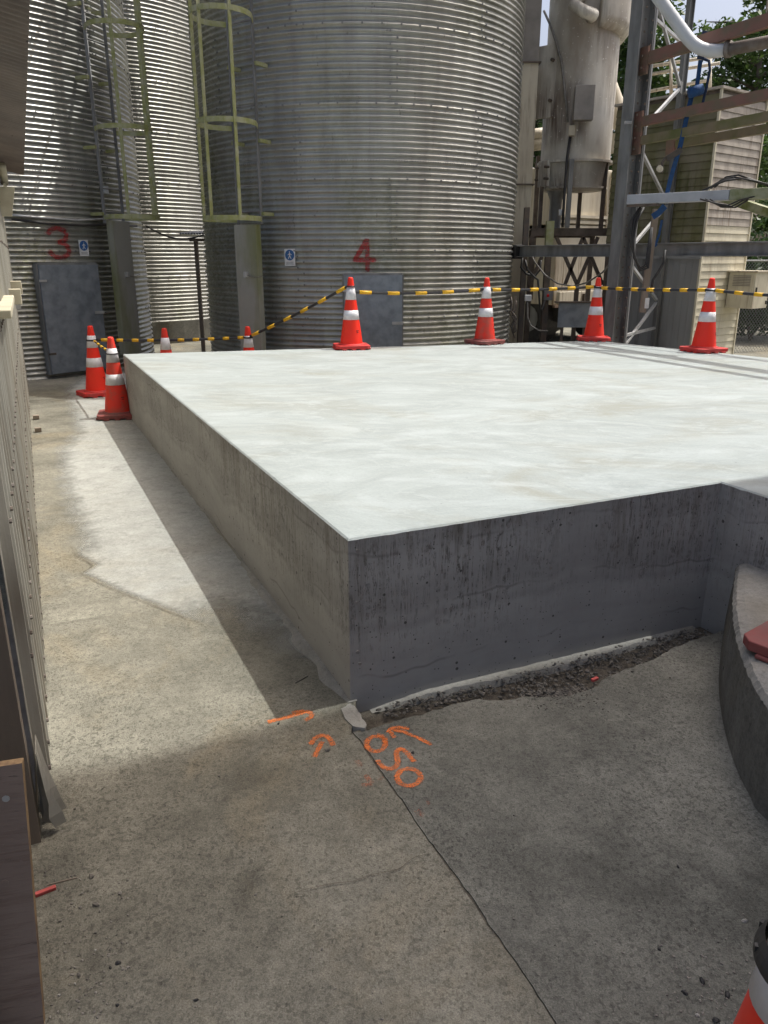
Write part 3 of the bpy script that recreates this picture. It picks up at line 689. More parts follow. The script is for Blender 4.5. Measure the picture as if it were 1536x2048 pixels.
def guard(C, pxl, pxr, pyt, z0, lab, n, tg, foot, out=.10):
    d = foot.y; zt = zy(pyt, d); c = foot + n * out
    T = thing('ladder_guard', Vector((c.x, c.y, z0)), lab, 'guard', None)
    MB().frame(c + ZV * (zt + z0) / 2, tg * .165, n * .012, ZV * (zt - z0) / 2).build('plate', m_guard, T, bevel=.004)
    for s_ in (-1, 1): MB().frame(c + tg * s_ * .172 - n * .04 + ZV * (zt + z0) / 2, tg * .006, n * .05, ZV * (zt - z0) / 2).build('side_fold', m_guard, T)
    q = c + n * .03 + ZV * zy(549, d); MB().box(q, .05, .05, .07, tg).build('padlock', m_steel_l, T, bevel=.006)
    ch = [q + tg * (.30 * i / 8) - ZV * .03 * math.sin(math.pi * i / 8) + n * -.02 * i / 8 for i in range(9)]
    MB().tube(ch, .005, 5).build('chain', m_cable, T); return T
n4, t4, f4 = ladder(C4, 520, 440, 'mossy caged ladder on the left flank of the silo numbered 4', (45, 255, 440), 2.0)
guard(C4, 470, 522, 450, .25, 'long mossy metal ladder guard on the silo numbered 4', n4, t4, f4)
n3, t3, f3 = ladder(C3, 206, 440, 'mossy caged ladder on the silo numbered 3', (62, 262, 436), 2.05)
guard(C3, 215, 280, 442, .25, 'long dull metal ladder guard on the silo numbered 3', n3, t3, f3)

# conduits and cables on silo 3
def on3(px, py, off): 
    h = cyl_hit(px, py, C3); n, _ = sframe(C3, h); return h + n * (off + AMP)
T = thing('conduit_run', on3(205, 440, .03), 'thin pale conduit with a junction box running up the silo numbered 3', 'conduit')
h_ = on3(200, 380, .035); hx = Vector((h_.x, h_.y, 0))
MB().tube([hx + ZV * 5.6, hx + ZV * zy(425, h_.y), on3(205, 438, .05), on3(150, 441, .04), on3(60, 434, .04), on3(24, 431, .04)], .014, 8).build('conduit', m_steel_l, T, True)
MB().box(hx + ZV * h_.z + sframe(C3, h_)[0] * .03, .09, .07, .10, sframe(C3, h_)[1]).build('junction_box', m_pvc, T)
for q in (50, 182, 305):
    MB().box(hx + ZV * zy(q, h_.y) - sframe(C3, h_)[0] * .012, .16, .03, .035, sframe(C3, h_)[1]).build('clip', m_steel, T)
T = MB(); T.tube([on3(22, 439, .03), on3(90, 447, .04), on3(160, 451, .05), on3(215, 449, .05), on3(268, 452, .03)], .016, 7)
tag(T.build('cable_bundle', m_rubber, smooth=True), 'black cable bundle strung across the silo numbered 3', 'cable')
b0 = cyl_hit(312, 455, C2); 
q0, q1 = at(292, 452, 13.0), at(408, 470, 13.2)
tag(MB().tube([q0.lerp(q1, i / 8) - ZV * .12 * math.sin(math.pi * i / 8) for i in range(9)], .014, 6).build('cable_bundle', m_rubber, smooth=True), 'sagging black cable spanning the gap between silos 3 and 4', 'cable')
# post and small lean-to between silos
T = thing('lean_to_post', at(394, 680, 13.6).xy.to_3d(), 'dark steel post with a scrap of corrugated roof between two silos', 'post')
q = at(400, 600, 13.6); MB().beam(Vector((q.x, q.y, 0)), Vector((q.x, q.y, zy(482, 13.6))), .06, .06, Vector((0, 1, 0))).build('post', m_timber, T)
MB().beam(Vector((q.x - .10, q.y - .02, zy(480, 13.6))), Vector((q.x + .25, q.y - .02, zy(480, 13.6))), .04, .05).build('rail', m_timber, T)
rm = MB()
for i in range(9): rm.tube([Vector((q.x - .16 + i * .045, q.y - .35, zy(473, 13.6) + .035)), Vector((q.x - .16 + i * .045, q.y + .6, zy(473, 13.6) + .10))], .016, 6)
rm.build('roof_sheet', m_steel, T)

# ------------------------------------------------------------------ square elevator leg beside silo 4
T = thing('elevator_leg', (2.19, 13.15, 0), 'tall square tan metal elevator leg beside the silo numbered 4', 'duct')
lz = [0, zy(368, 13), zy(122, 13), 7.5]
for i in range(3): MB().box((2.17, 13.25, (lz[i] + lz[i + 1]) / 2), .30, .34, lz[i + 1] - lz[i] - .02).build('casing', m_cream if i == 0 else m_box if i == 2 else m_cream, T)
for z in lz[1:3]: MB().box((2.17, 13.25, z), .37, .41, .02).build('flange', m_brown, T)

# ------------------------------------------------------------------ dust filter on legs
FC = Vector((3.0, 13.5, 0)); fx = at(1158, 210, 13.5).x; FC.x = fx
T = thing('dust_filter', (FC.x, FC.y, zy(458, 13.4)), 'tall stained white cylindrical dust filter standing on a steel frame', 'filter')
rF = .545; zf1, zf0, zf2 = zy(320, 13), zy(372, 13.1), zy(60, 13.2)
MB().lathe([(rF, zf1), (rF, zf2), (rF, 7.6)], FC, 44).build('shell', m_filter, T, smooth=True)
MB().lathe([(rF, zf1 - .02), (rF + .05, zf1 - .02), (rF + .05, zf1 + .015), (rF, zf1 + .015)], FC, 44).build('flange', m_filter, T)
MB().lathe([(.50, zf0), (rF - .005, zf1 - .021)], FC, 44).build('lower_cone', m_filter, T, smooth=True)
MB().lathe([(.02, zf0 - .05), (.47, zf0 - .045), (.53, zf0 - .03), (.53, zf0), (.48, zf0)], FC, 44).build('bottom_ring', m_filter, T)
# jacket on the right-hand side with a sloping hem
jm = MB(); vs = []; na = 22
for k in range(na + 1):
    a = R(-82 + 190 * k / na); zh = zf2 + .10 - .18 * (k / na); c_, s_ = math.cos(a), math.sin(a)
    for r_, z_ in ((rF - .01, zh - .13), (rF + .06, zh - .12), (rF + .14, zh - .02), (rF + .145, zh + .03), (rF + .145, 7.5)): vs.append(FC + Vector((r_ * c_, r_ * s_, z_)))
jm.add(vs, [(k * 5 + i, (k + 1) * 5 + i, (k + 1) * 5 + i + 1, k * 5 + i + 1) for k in range(na) for i in range(4)] + [(0, 1, 2, 3, 4)]); jm.build('jacket', m_filter, T, smooth=True)
def fside(px, py, off=0): h = cyl_hit(px, py, FC, rF); n = Vector((h.x - FC.x, h.y - FC.y, 0)).normalized(); return h + n * off, n, ZV.cross(n)
q, n_, tg = fside(1166, 209, .09); MB().frame(q, tg * .145, n_ * .08, ZV * .235).build('control_box', m_box, T, bevel=.008)
q, n_, tg = fside(1100, 165, .05); n_ = Vector((-.62, -.78, 0)); tg = ZV.cross(n_)
hb = MB().frame(q - tg * .02, tg * .17, n_ * .03, ZV * .50).build('access_hatch', m_filter, T, bevel=.006)
for zz in (.28, -.27): MB().tube([q + tg * .10 + ZV * zz + n_ * .02, q + tg * .10 + ZV * zz + n_ * .09], .025, 7).build('hatch_knob', m_dark, hb)
q, n_, tg = fside(1092, 348, .04); hb = MB().frame(q, tg * .12, n_ * .03, ZV * .19).build('access_hatch', m_filter, T, bevel=.006)
for sx in (-.12, .12):
    for zz in (-.08, .09): MB().tube([q + tg * sx + ZV * zz, q + tg * sx + ZV * zz + n_ * .08], .02, 6).build('hatch_knob', m_dark, hb)
q, n_, tg = fside(1145, 262, .04); MB().frame(q, tg * .05, n_ * .04, ZV * .07).build('switch_box', m_cream, T, bevel=.005)
cbl = [fside(x, y, .03)[0] for x, y in ((1092, 22), (1104, 50), (1115, 85), (1124, 120), (1129, 165), (1134, 215), (1136, 245))]
MB().tube(cbl, .018, 7).build('hose', m_cable, T, True)
q = fside(1141, 275, .03)[0]; q2 = fside(1136, 318, .07)[0]; q3 = at(1128, 400, 12.75); q4 = at(1125, 455, 12.75)
MB().tube([q, q2, q3, q4], .022, 7).build('hose', m_rubber, T, True)
# curved inlet pipe near the top
qa, na_, ta = fside(1160, 5, .0); qb, nb_, tb = fside(1182, 34, 0)
MB().tube([qa + na_ * 0 + ZV * .05, qa + na_ * .16 + ZV * .03, qa + na_ * .22 - ta * .05 - ZV * .08, qb + nb_ * .24 - tb * .12, qb + nb_ * .18 + ZV * -.02, qb - nb_ * .02], .085, 10).build('inlet_bend', m_filter, T, True)
for px, py, d in ((1081, 415, 13.3), (1206, 400, 13.2), (1158, 420, 13.85)):
    q = at(px, py, d); MB().beam(Vector((q.x, q.y, zy(458, 13.4))), Vector((q.x, q.y, zf0 + .02 if px != 1206 else zf1)), .055, .07, Vector((0, 1, 0))).build('leg', m_brown if px != 1206 else m_dark, T)
q = at(1110, 430, 13.45); MB().lathe([(.10, zy(458, 13.4)), (.10, zf0 - .18), (.16, zf0 - .04)], (q.x, q.y, 0), 16).build('discharge_pipe', m_steel, T, True)
q = at(1135, 440, 12.9); MB().beam(Vector((q.x, q.y, zy(458, 13.4))), Vector((q.x, q.y, zf1)), .07, .05, Vector((0, 1, 0))).build('channel', m_steel, T)
q = at(1123, 425, 12.82); MB().box(q, .085, .06, .09).build('switch_box', m_white, T, bevel=.006)
# steel frame under the filter
fr0 = at(1056, 466, 13.4); zp = zy(458, 13.4) - .005
T = thing('support_frame', (fx, 13.3, 0), 'dark brown braced steel frame carrying the white dust filter', 'frame')
xl, xr = at(1060, 500, 12.9).x, at(1226, 466, 12.9).x
for y_ in (12.9, 14.0):
    MB().beam((xl, y_, zp - .06), (xr, y_, zp - .06), .06, .11).build('top_beam', m_brown, T)
    for x_ in (xl + .02, xr - .04): MB().beam((x_, y_, 0), (x_, y_, zp - .115), .07, .07, Vector((0, 1, 0))).build('post', m_brown, T)
MB().box((fx, 13.45, zp - .002), xr - xl, 1.1, .006).build('deck', m_dark, T)
zb_ = zy(569, 12.9)
for a, b in ((1113, 1154), (1196, 1154), (1100, 1060), (1166, 1205), (1166, 1130)):
    MB().beam(at(a, 474, 12.86), Vector((at(b, 569, 12.86).x, 12.86, zb_)), .05, .055, Vector((0, 1, 0))).build('brace', m_brown, T)
q = at(1154, 569, 12.86); MB().beam(Vector((q.x, 12.86, 0)), Vector((q.x, 12.86, zb_ + .05)), .06, .07, Vector((0, 1, 0))).build('post', m_dark, T)

# posts, boxes and cables in front of the frame
q = at(1046, 560, 12.3); T = thing('steel_post', (q.x, q.y, 0), 'dark steel post with a small white switch box beside the silo numbered 4', 'post')
MB().ibeam((q.x, q.y, 0), (q.x, q.y, zy(415, 12.3)), .075, .09, up=Vector((0, 1, 0))).build('post', m_dark, T)
MB().box(at(1056, 596, 12.2), .10, .07, .09).build('switch_box', m_white, T, bevel=.006)
MB().tube([at(1055, 604, 12.17), at(1055, 635, 12.17), at(1062, 652, 12.15), at(1078, 661, 12.1), at(1096, 662, 12.1)], .012, 6).build('hose', m_cable, T, True)
q = at(1093, 560, 12.45); T = thing('steel_post', (q.x, q.y, 0), 'green topped steel post with a grey isolator box', 'post')
MB().beam((q.x, q.y, 0), (q.x, q.y, zy(505, 12.45)), .09, .09, Vector((0, 1, 0))).build('post', m_dark, T)
MB().beam((q.x, q.y, zy(505, 12.45)), (q.x, q.y, zy(442, 12.45)), .115, .10, Vector((0, 1, 0))).build('cap_section', m_mossy, T)
MB().box(at(1096, 589, 12.35), .14, .09, .17).build('isolator_box', m_steel, T, bevel=.006)
MB().tube([at(1096, 591, 12.29), at(1096, 591.5, 12.27)], .022, 8).build('isolator_knob', m_tail_r, T)
tag(MB().tube([at(1057, 498, 12.15), at(1070, 525, 12.1), at(1090, 550, 12.0), at(1115, 567, 11.9), at(1145, 573, 11.7), at(1175, 565, 11.4), at(1205, 545, 11.0), at(1235, 510, 10.6), at(1260, 470, 10.3)], .012, 6).build('hanging_cable', m_cable, smooth=True), 'long thin cable hanging in a deep loop below the horizontal beam', 'cable')
for k, pts in enumerate((((1045, 515), (1042, 535), (1053, 548), (1070, 552), (1080, 540), (1082, 520)), ((1050, 520), (1055, 540), (1068, 553), (1076, 560), (1078, 590), (1080, 618), (1085, 620), (1090, 600)))):
    tag(MB().tube([at(x, y, 12.2 - .1 * k) for x, y in pts], .017, 6).build('coiled_cable', m_rubber, smooth=True), ('loop of black cable under the left end of the horizontal beam', 'thick black cable dropping to the isolator box')[k], 'cable')
random.seed(4); wm = MB()
for k in range(5):
    wm.tube([at(1020 + random.uniform(-2, 14), 600 + 14 * i + random.uniform(-8, 8), 12.1 + .03 * k) for i in range(6)], .012, 5)
tag(wm.build('wire_tangle', m_rustpipe, smooth=True), 'tangle of rusty wires beside the foot of silo 4', 'wire')
pm = MB(); pm.tube([Vector((at(1020, 676, 11.6).x, 11.6, .26)), Vector((at(1180, 670, 11.2).x, 11.2, .26))], .12, 14)
T = tag(pm.build('pipe_length', m_dark, smooth=True), 'thick dark pipe lying behind the plinth below the grey plate', 'pipe')
for x_, y_ in ((2.1, 11.55), (3.0, 11.25)): MB().box((x_, y_ + .02, .07), .12, .3, .14).build('chock', m_timber, T)

# ------------------------------------------------------------------ parked truck far behind
T = thing('parked_truck', (4.0, 16.2, 0), 'cream bodied bulk truck parked beyond the steel frame', 'truck')
def wx(px, d): return (px - 768) / 1621 * d
y0 = 15.6; x0, x1 = wx(1052, y0), wx(1262, y0)
MB().box(((x0 + x1) / 2, y0 + 1.6, (zy(340, y0) + zy(452, y0)) / 2), x1 - x0, 3.2, zy(340, y0) - zy(452, y0)).build('upper_hopper', m_cream, T, bevel=.02)
MB().box(((x0 + x1) / 2, y0 + 1.6, (zy(458, y0) + zy(606, y0)) / 2), x1 - x0 - .1, 3.1, zy(458, y0) - zy(606, y0)).build('body', m_cream, T, bevel=.02)
for i, yy in enumerate((436, 447, 456)): MB().box(((x0 + x1) / 2, y0 - .03 + .02 * i, zy(yy, y0)), x1 - x0 + .04, .10, .05).build('ledge', m_cream, T)
for px in (1170, 1184, 1196): MB().beam(at(px, 455, y0 - .06), at(px, 345, y0 - .03), .05, .03).build('stiffener', m_cream, T)
MB().box(((x0 + x1) / 2, y0 - .05, zy(592, y0)), x1 - x0 - .12, .08, .22).build('tail_door', m_cream, T, bevel=.01)
for px in (1112, 1140, 1172):
    MB().box(at(px, 594, y0 - .12), .03, .05, .16).build('latch', m_dark, T)
MB().box(((x0 + x1) / 2, y0 + 1.5, .62), x1 - x0 - .5, 3.0, .35).build('chassis', m_rubber, T)
for s_ in (-1, 1):
    for yy in (y0 + .7, y0 + 2.0):
        wc = Vector(((x0 + x1) / 2 + s_ * .75, yy, .48)); wh = MB(); wh.tube([wc - Vector((.15, 0, 0)), wc + Vector((.15, 0, 0))], .48, 20); o = wh.build('wheel', m_rubber, T)
        MB().tube([wc + Vector((s_ * .12, 0, 0)), wc + Vector((s_ * .16, 0, 0))], .25, 14).build('rim', m_steel, o)
for px, mm in ((1102, m_tail_a), (1112, m_tail_r)): MB().box(at(px, 618, y0 - .1), .10, .06, .09).build('tail_light', mm, T, bevel=.008)
MB().box(at(1067, 630, y0 - .1), .15, .06, .10).build('tail_light', m_tail_r, T, bevel=.008)
MB().box(at(1090, 608, y0 - .08), .9, .05, .04).build('bumper', m_red, T)
T.rotation_euler = (0, 0, R(38)); T.scale = (1.25, 1, 1)
q = at(1150, 632, 12.1); T = thing('metal_guard_plate', (q.x, q.y, .4), 'plain grey metal plate with flaking brown paint above the dark pipe', 'plate')
gp = MB().box((q.x, q.y, (zy(606, 12.1) + zy(655, 12.1)) / 2), .52, .03, zy(606, 12.1) - zy(655, 12.1)); gp.build('plate', m_plate, T, bevel=.005)
MB().box((q.x - .02, q.y - .02, zy(604, 12.1)), .60, .14, .02).build('top_fold', m_brown, T)
for s_ in (-.18, .18): MB().box((q.x + s_, q.y + .03, zy(655, 12.1) / 2), .04, .04, zy(655, 12.1)).build('leg', m_brown, T)

# ------------------------------------------------------------------ gantry at the right
q1c, q2c = at(1234, 600, 10.0), at(1318, 600, 11.6)
T = thing('steel_tower', (q1c.x, q1c.y, 0), 'tall grey lattice steel tower with diagonal bracing', 'tower')
c1, c2 = Vector((q1c.x, q1c.y, 0)), Vector((q2c.x, q2c.y, 0)); dr = (c2 - c1).normalized()
MB().ibeam(c1, c1 + ZV * 8, .19, .20, .014, up=BX).build('column', m_steel, T)
MB().box(c1 + BX * .125 + ZV * 4 - AX * .03, .02, .12, 8, BX).build('column_channel', m_steel_l, T)
MB().ibeam(c2, c2 + ZV * zy(-12, 11.6),   .07, .09, .008, up=BX).build('column', m_steel, T)
MB().box(c2 + ZV * zy(-12, 11.6), .2, .2, .03).build('cap_plate', m_steel_l, T)
zs = [.35, 1.0, 1.62, 2.3, 2.95, 3.75, 4.6]; a_, b_ = c1 + dr * .11, c2 - dr * .08
for i in range(len(zs) - 1):
    u, v = (a_, b_) if i % 2 == 0 else (b_, a_)
    MB().beam(u + ZV * zs[i], v + ZV * zs[i + 1], .035, .035).build('brace', m_steel_l, T)
for z in (.62, 4.25): MB().beam(a_ + ZV * z, b_ + ZV * z, .035, .035).build('tie', m_steel_l, T)
MB().box(at(1256, 245, 9.86), .08, .03, .03).build('bolt_clip', m_steel_l, T)
for z in zs[1:-1]:
    for u in (a_, b_): MB().frame(u + ZV * z - AX * .02, dr * .05, AX * .004, ZV * .07).build('gusset_plate', m_steel, T)
bh_ = MB()
for i_ in range(46):
    for s_ in (-.05, .05): q = c1 - AX * .108 + BX * s_ + ZV * (.4 + i_ * .12); bh_.frame(q, BX * .008, AX * .006, ZV * .010)
o = bh_.build('bolt_heads', m_dark, T); o['kind'] = 'stuff'
rail_end = Vector((.415, -.91, 0)) * 4.4
def rail(pxl, pyt, pyb, lab, mm, d0=9.93, w_=.06, shift=0, back=0):
    zt, zb = zy(pyt, d0), zy(pyb, d0); p = at(pxl, (pyt + pyb) / 2, d0) + BX * shift; T_ = MB()
    hh = zt - zb; z = (zt + zb) / 2; p.z = z; e = p + rail_end
    T_.beam(p - rail_end.normalized() * back, e, .012, hh); T_.beam(p + BX * .03 + ZV * (hh / 2 - .006), e + BX * .03 + ZV * (hh / 2 - .006), .06, .0119); T_.beam(p + BX * .03 - ZV * (hh / 2 - .006), e + BX * .03 - ZV * (hh / 2 - .006), .06, .0119)
    o = T_.build('channel_rail', mm, origin=p); tag(o, lab, 'rail', None)
    MB().box(p + Vector((-.01, .02, -.02)), .03, .14, hh + .16, BX).build('end_cleat', m_red, o); return o
rail(1291, 105, 129, 'uppermost faded red channel rail fixed to the steel tower', m_red)
rail(1279, 234, 253, 'faded red channel rail at mid height on the steel tower', m_red)
rail(1276, 273, 290, 'rust brown channel rail just below the mid height red one', m_moss_wood)
o = rail(1345, 281, 297, 'mossy brown channel rail set behind the other rails', m_moss_wood, d0=10.2)
# inclined braces of sheet tray and long box beam
T = thing('cable_tray', at(1257, 404, 9.85), 'pale grey cable tray turning mossy green toward its outer end', 'tray')
p, e = at(1257, 404, 9.7), at(1462, 386, 9.0); z = (p.z + e.z) / 2; p.z = e.z = z
MB().beam(p, e, .13, .105).build('tray_cover', m_tray, T, bevel=.006)
e2 = e + (e - p).normalized() * 1.6; MB().beam(e + (e - p).normalized() * .004, e2, .135, .112).build('tray_cover', m_tray_g, T, bevel=.006)
MB().beam(p - ZV * .066 - Vector((0, .0, 0)), p - ZV * .066 + (e - p) * .32, .10, .022).build('bracket', m_brown, T)
pa, pb = at(1440, 392, 9.6), at(1560, 432, 8.9); MB().beam(pa, pb, .10, .09).build('side_arm', m_tray_g, T)
for k in range(4):
    tag(MB().tube([at(1405 + 8 * k, 381 - 2 * k, 9.18), at(1425 + 9 * k, 372 - 6 * k, 9.1), at(1450 + 9 * k, 362 - 4 * k, 9.0), at(1480 + 9 * k, 357 + k, 8.95), at(1512 + 9 * k, 362 + 4 * k, 8.9), at(1545 + 9 * k, 372, 8.85)], .010, 6).build('loose_cable', m_rubber, smooth=True), 'black cable looping over the cable tray', 'cable', 'cables over the tray')
for k in range(3):
    tag(MB().tube([at(1400 + 10 * k, 398, 9.0), at(1430 + 6 * k, 406 + 4 * k, 8.95), at(1455 + 8 * k, 411 + 2 * k, 8.9), at(1480 + 8 * k, 400, 8.85), at(1530, 388 + 3 * k, 8.75)], .009, 6).build('loose_cable', m_rubber, smooth=True), 'black cable sagging beneath the cable tray', 'cable', 'cables under the tray')
T = thing('box_beam', at(1031, 508, 12.15), 'long horizontal weathered steel beam crossing behind the cones', 'beam')
p, e = at(1036, 508, 12.15), at(1536, 491, 9.05); z = (p.z + e.z) / 2; p.z = e.z = z; e = e + (e - p).normalized() * 1.6
up_ = ZV; MB().ibeam(p, e, .13, .155, .012).build('beam', m_steel, T)
MB().beam(p + ZV * .0795, e + ZV * .0795, .15, .005).build('top_plate', m_steel_l, T)
MB().box(p - Vector((.02, 0, .005)), .10, .17, .20, (e - p)).build('end_cover', m_rubber, T, bevel=.01)
# grey pipe with swept bend
T = thing('swept_pipe', at(1320, 0, 8.9), 'pale grey pipe with a swept bend joined to a rusty length', 'pipe')
path = [at(x, y, d) for x, y, d in ((1262, -80, 9.35), (1320, 0, 9.25), (1362, 58, 9.17), (1377, 78, 9.13), (1388, 89, 9.1), (1401, 97, 9.07), (1416, 101, 9.03), (1433, 102, 9.0), (1455, 99, 8.93))]
MB().tube(path, .063, 16).build('bend', m_pvc, T, True)
MB().tube([at(1453, 99.4, 8.94), at(1461, 98.2, 8.91)], .079, 16).build('coupling', m_rustpipe, T, True)
MB().tube([at(1459, 98.5, 8.92), at(1536, 84, 8.68), at(1640, 62, 8.4)], .06, 16).build('rusty_length', m_rustpipe, T, True)
# blue ratchet strap
T = thing('ratchet_strap', at(1335, 387, 9.5), 'blue ratchet strap hanging from the red rails to the steel beam', 'strap')
def strap(pts, w_, mm, nm, d):
    mb = MB(); ps = [at(x, y, dd) for x, y, dd in pts]
    for a, b in zip(ps[:-1], ps[1:]): mb.beam(a, b + (b - a).normalized() * .006, w_, .004, Vector((0, -1, .15)))
    return mb.build(nm, mm, T)
strap([(1412, 62, 9.28), (1405, 90, 9.26), (1401, 118, 9.24)], .075, m_navy, 'sling', 0)
strap([(1401, 120, 9.24), (1397, 150, 9.25), (1393, 178, 9.28)], .045, m_blue, 'webbing', 0)
strap([(1393, 176, 9.3), (1384, 190, 9.28), (1379, 210, 9.28), (1374, 232, 9.3), (1366, 268, 9.3), (1360, 294, 9.3), (1349, 330, 9.35), (1340, 362, 9.4), (1334, 388, 9.4)], .05, m_blue, 'webbing', 0)
strap([(1330, 412, 9.55), (1318, 425, 9.55), (1306, 433, 9.55)], .07, m_blue, 'webbing', 0)
strap([(1324, 440, 9.9), (1318, 470, 9.9), (1310, 492, 9.9)], .03, m_blue, 'webbing', 0)
strap([(1313, 486, 10.0), (1304, 492, 10.0), (1297, 500, 10.0)], .06, m_blue, 'webbing', 0)
mb = MB(); mb.tube([at(1408, 118, 9.22), at(1418, 122, 9.2), at(1420, 140, 9.2), at(1412, 180, 9.22), at(1404, 212, 9.25), at(1394, 226, 9.27), at(1382, 230, 9.28)], .016, 6); mb.build('slack_tail', m_navy, T, True)
mb = MB(); mb.tube([at(1378, 186, 9.24), at(1405, 178, 9.24)], .055, 10); mb.build('rolled_webbing', m_blue, T, True)
mb = MB(); mb.beam(at(1333, 318, 9.3), at(1362, 300, 9.3), .06, .05, Vector((0, -1, 0))); mb.tube([at(1330, 316, 9.28), at(1324, 326, 9.28), at(1324, 345, 9.28)], .014, 6); mb.build('ratchet', m_dark, T)
mb = MB(); mb.tube([at(1319, 337, 9.26), at(1320, 338, 9.2)], .035, 10); mb.build('pulley', m_cream, T)
# timber and hose hanging in front of the beam
p = at(1312, 420, 9.75); T = thing('hanging_timber', (p.x, p.y, zy(625, 9.75)), 'weathered timber batten hanging down past the horizontal beam', 'timber')
MB().beam(Vector((p.x - .04, p.y, zy(625, 9.75))), Vector((p.x + .0, p.y, zy(418, 9.75))), .07, .05, Vector((0, 1, 0))).build('batten', m_timber, T)
MB().box((p.x - .01, p.y - .05, zy(606, 9.75)), .05, .01, .12).build('tag', m_white, T)
for k in range(3):
    tag(MB().tube([at(1288 - 4 * k, 415, 9.66), at(1274 - 5 * k, 440, 9.62), at(1266 - 3 * k, 480, 9.6), at(1268 + k, 515, 9.6), at(1280, 536 + 3 * k, 9.6), at(1292 + 2 * k, 528 + 4 * k, 9.6), at(1296 + 2 * k, 500, 9.62), at(1302 + k, 455, 9.64)], .014, 6).build('hanging_hose', m_rubber, smooth=True), 'black hose hanging in a narrow loop beside the timber batten', 'hose', 'looped hoses by the batten')
tag(MB().tube([at(1330, 500, 9.7), at(1328, 525, 9.68), at(1316, 545, 9.66), at(1306, 560, 9.64), at(1302, 585, 9.64)], .016, 6).build('hanging_hose', m_rubber, smooth=True), 'short black hose curling behind the timber batten', 'hose')

# ------------------------------------------------------------------ clad plant room / conveyor tower
K = Vector(((1403 - 768) / 1621 * 11.2, 11.2, 0)); ztop = zy(176, 11.2); zmid = zy(506, 11.2)
T = thing('plant_room', K, 'narrow clad plant room, mossy on one side and cream boarded on the other', 'building')
LA, LB = 1.62, 1.2; AX, BX = Vector((-math.sin(R(38)), math.cos(R(38)), 0)), Vector((math.cos(R(38)), math.sin(R(38)), 0))
core = MB(); pc = [K + AX * .02 + BX * .02, K + AX * .02 + BX * (LB - .02), K + AX * LA + BX * (LB - .02), K + AX * LA + BX * .02]
core.prism([(q.x, q.y) for q in pc], 0, ztop - .01); core.build('core', m_brown, T)
bh = .101; nb = int((ztop - zmid) / bh)
def board(name, c, ex, ey, ez, mm): return MB().frame(c, ex, ey, ez).build(name, mm, T)
rb = MB()  # weatherboard cross-section tilted out at its lower edge
def wboard(o_, along, L, z, h, nrm, mm):
    a = o_ + ZV * z; vs = []
    for s_ in (0, L):
        for d_, zz in ((0, 0), (.020, 0), (.008, h - .004), (0, h - .004)): vs.append(a + along * s_ + nrm * d_ + ZV * zz)
    return MB().add(vs, [(0, 1, 5, 4), (1, 2, 6, 5), (2, 3, 7, 6), (3, 0, 4, 7), (0, 3, 2, 1), (4, 5, 6, 7)]).build('board', mm, T)
z = 0.0
while z < ztop - .05:
    h = min(bh, ztop - z)
    wboard(K + BX * .03 + AX * .02, BX, LB - .05, z, h, -AX, m_cream_b if z < zmid + .3 else m_greyb)
    if z > zmid + .02: wboard(K + AX * (LA) + BX * .02, -AX, LA - .03, z, h, -BX, m_mossb)
    z += bh
for i in range(15):   # vertical boards below the beam on the shaded side
    MB().frame(K + AX * (.07 + i * .101) + BX * .008 + ZV * (zmid + .02) / 2, AX * .049, BX * .012, ZV * (zmid + .02) / 2).build('vertical_board', m_vboard, T)
MB().box(K + BX * .006 + AX * .008 + ZV * ztop / 2, .03, .03, ztop + .01, BX).build('corner_trim', m_cream_b, T)
MB().box(K + BX * (LB - .006) + AX * .008 + ZV * ztop / 2, .03, .03, ztop + .01, BX).build('corner_trim', m_cream_b, T)
MB().box(K + BX * .004 + AX * .9 + ZV * (zmid / 2), .03, .06, zmid, BX).build('jamb', m_steel, T)
MB().box(K + AX * LA / 2 + BX * LB / 2 + ZV * (ztop + .012), LB + .06, LA + .06, .03, BX).build('roof', m_greyb, T)
MB().box(K + BX * .42 + AX * -.012 + ZV * .40, .34, .03, .28, BX).build('vent_frame', m_steel_l, T)
MB().box(K + BX * .42 + AX * -.020 + ZV * .40, .26, .03, .21, BX).build('vent_opening', m_rubber, T)
MB().frame(K + AX * .55 + BX * -.012 + ZV * (zmid - .06), AX * .55, BX * .02, ZV * .02).build('drip_rail', m_vboard, T)
# cabinet on the lit wall
cz0, cz1 = zy(622, 10.9), zy(546, 10.9); co = K + BX * .98 - AX * .21 + ZV * (cz0 + cz1) / 2
T2 = thing('electrical_cabinet', co - ZV * (cz1 - cz0) / 2, 'cream electrical cabinet with a louvred side on the plant room wall', 'cabinet')
MB().box(co, .42, .40, cz1 - cz0, BX).build('case', m_cream_b, T2, bevel=.006)
MB().box(co + ZV * ((cz1 - cz0) / 2 + .012), .48, .46, .02, BX).build('top', m_cream, T2)
for i in range(7): MB().box(co - BX * .213 + ZV * ((cz1 - cz0) / 2 - .05 - i * .022), .008, .26, .010, BX).build('louvre', m_box, T2)
for zz in (.17, -.17): MB().box(co - AX * .205 + BX * .17 + ZV * zz, .03, .02, .05, BX).build('hinge', m_rubber, T2)
MB().box(co - AX * .205 - BX * .16, .02, .02, .09, BX).build('handle', m_rubber, T2)
AX, BX = AX0, BX0
# handrail on a platform behind the tower
T = thing('platform_handrail', at(1290, 195, 12.6), 'pale pipe handrail above the mossy plant room', 'handrail')
for (a, ya, b, yb) in ((1292, 134, 1432, 112), (1292, 150, 1440, 126), (1292, 184, 1420, 160)):
    MB().tube([at(a, ya, 12.9), at((a + b) / 2, (ya + yb) / 2, 12.7), at(b, yb, 12.5)], .024, 7).build('rail', m_cream, T, True)
for px in (1342, 1420): MB().tube([at(px, 212, 12.7), at(px, 118, 12.7)], .024, 7).build('post', m_cream, T, True)
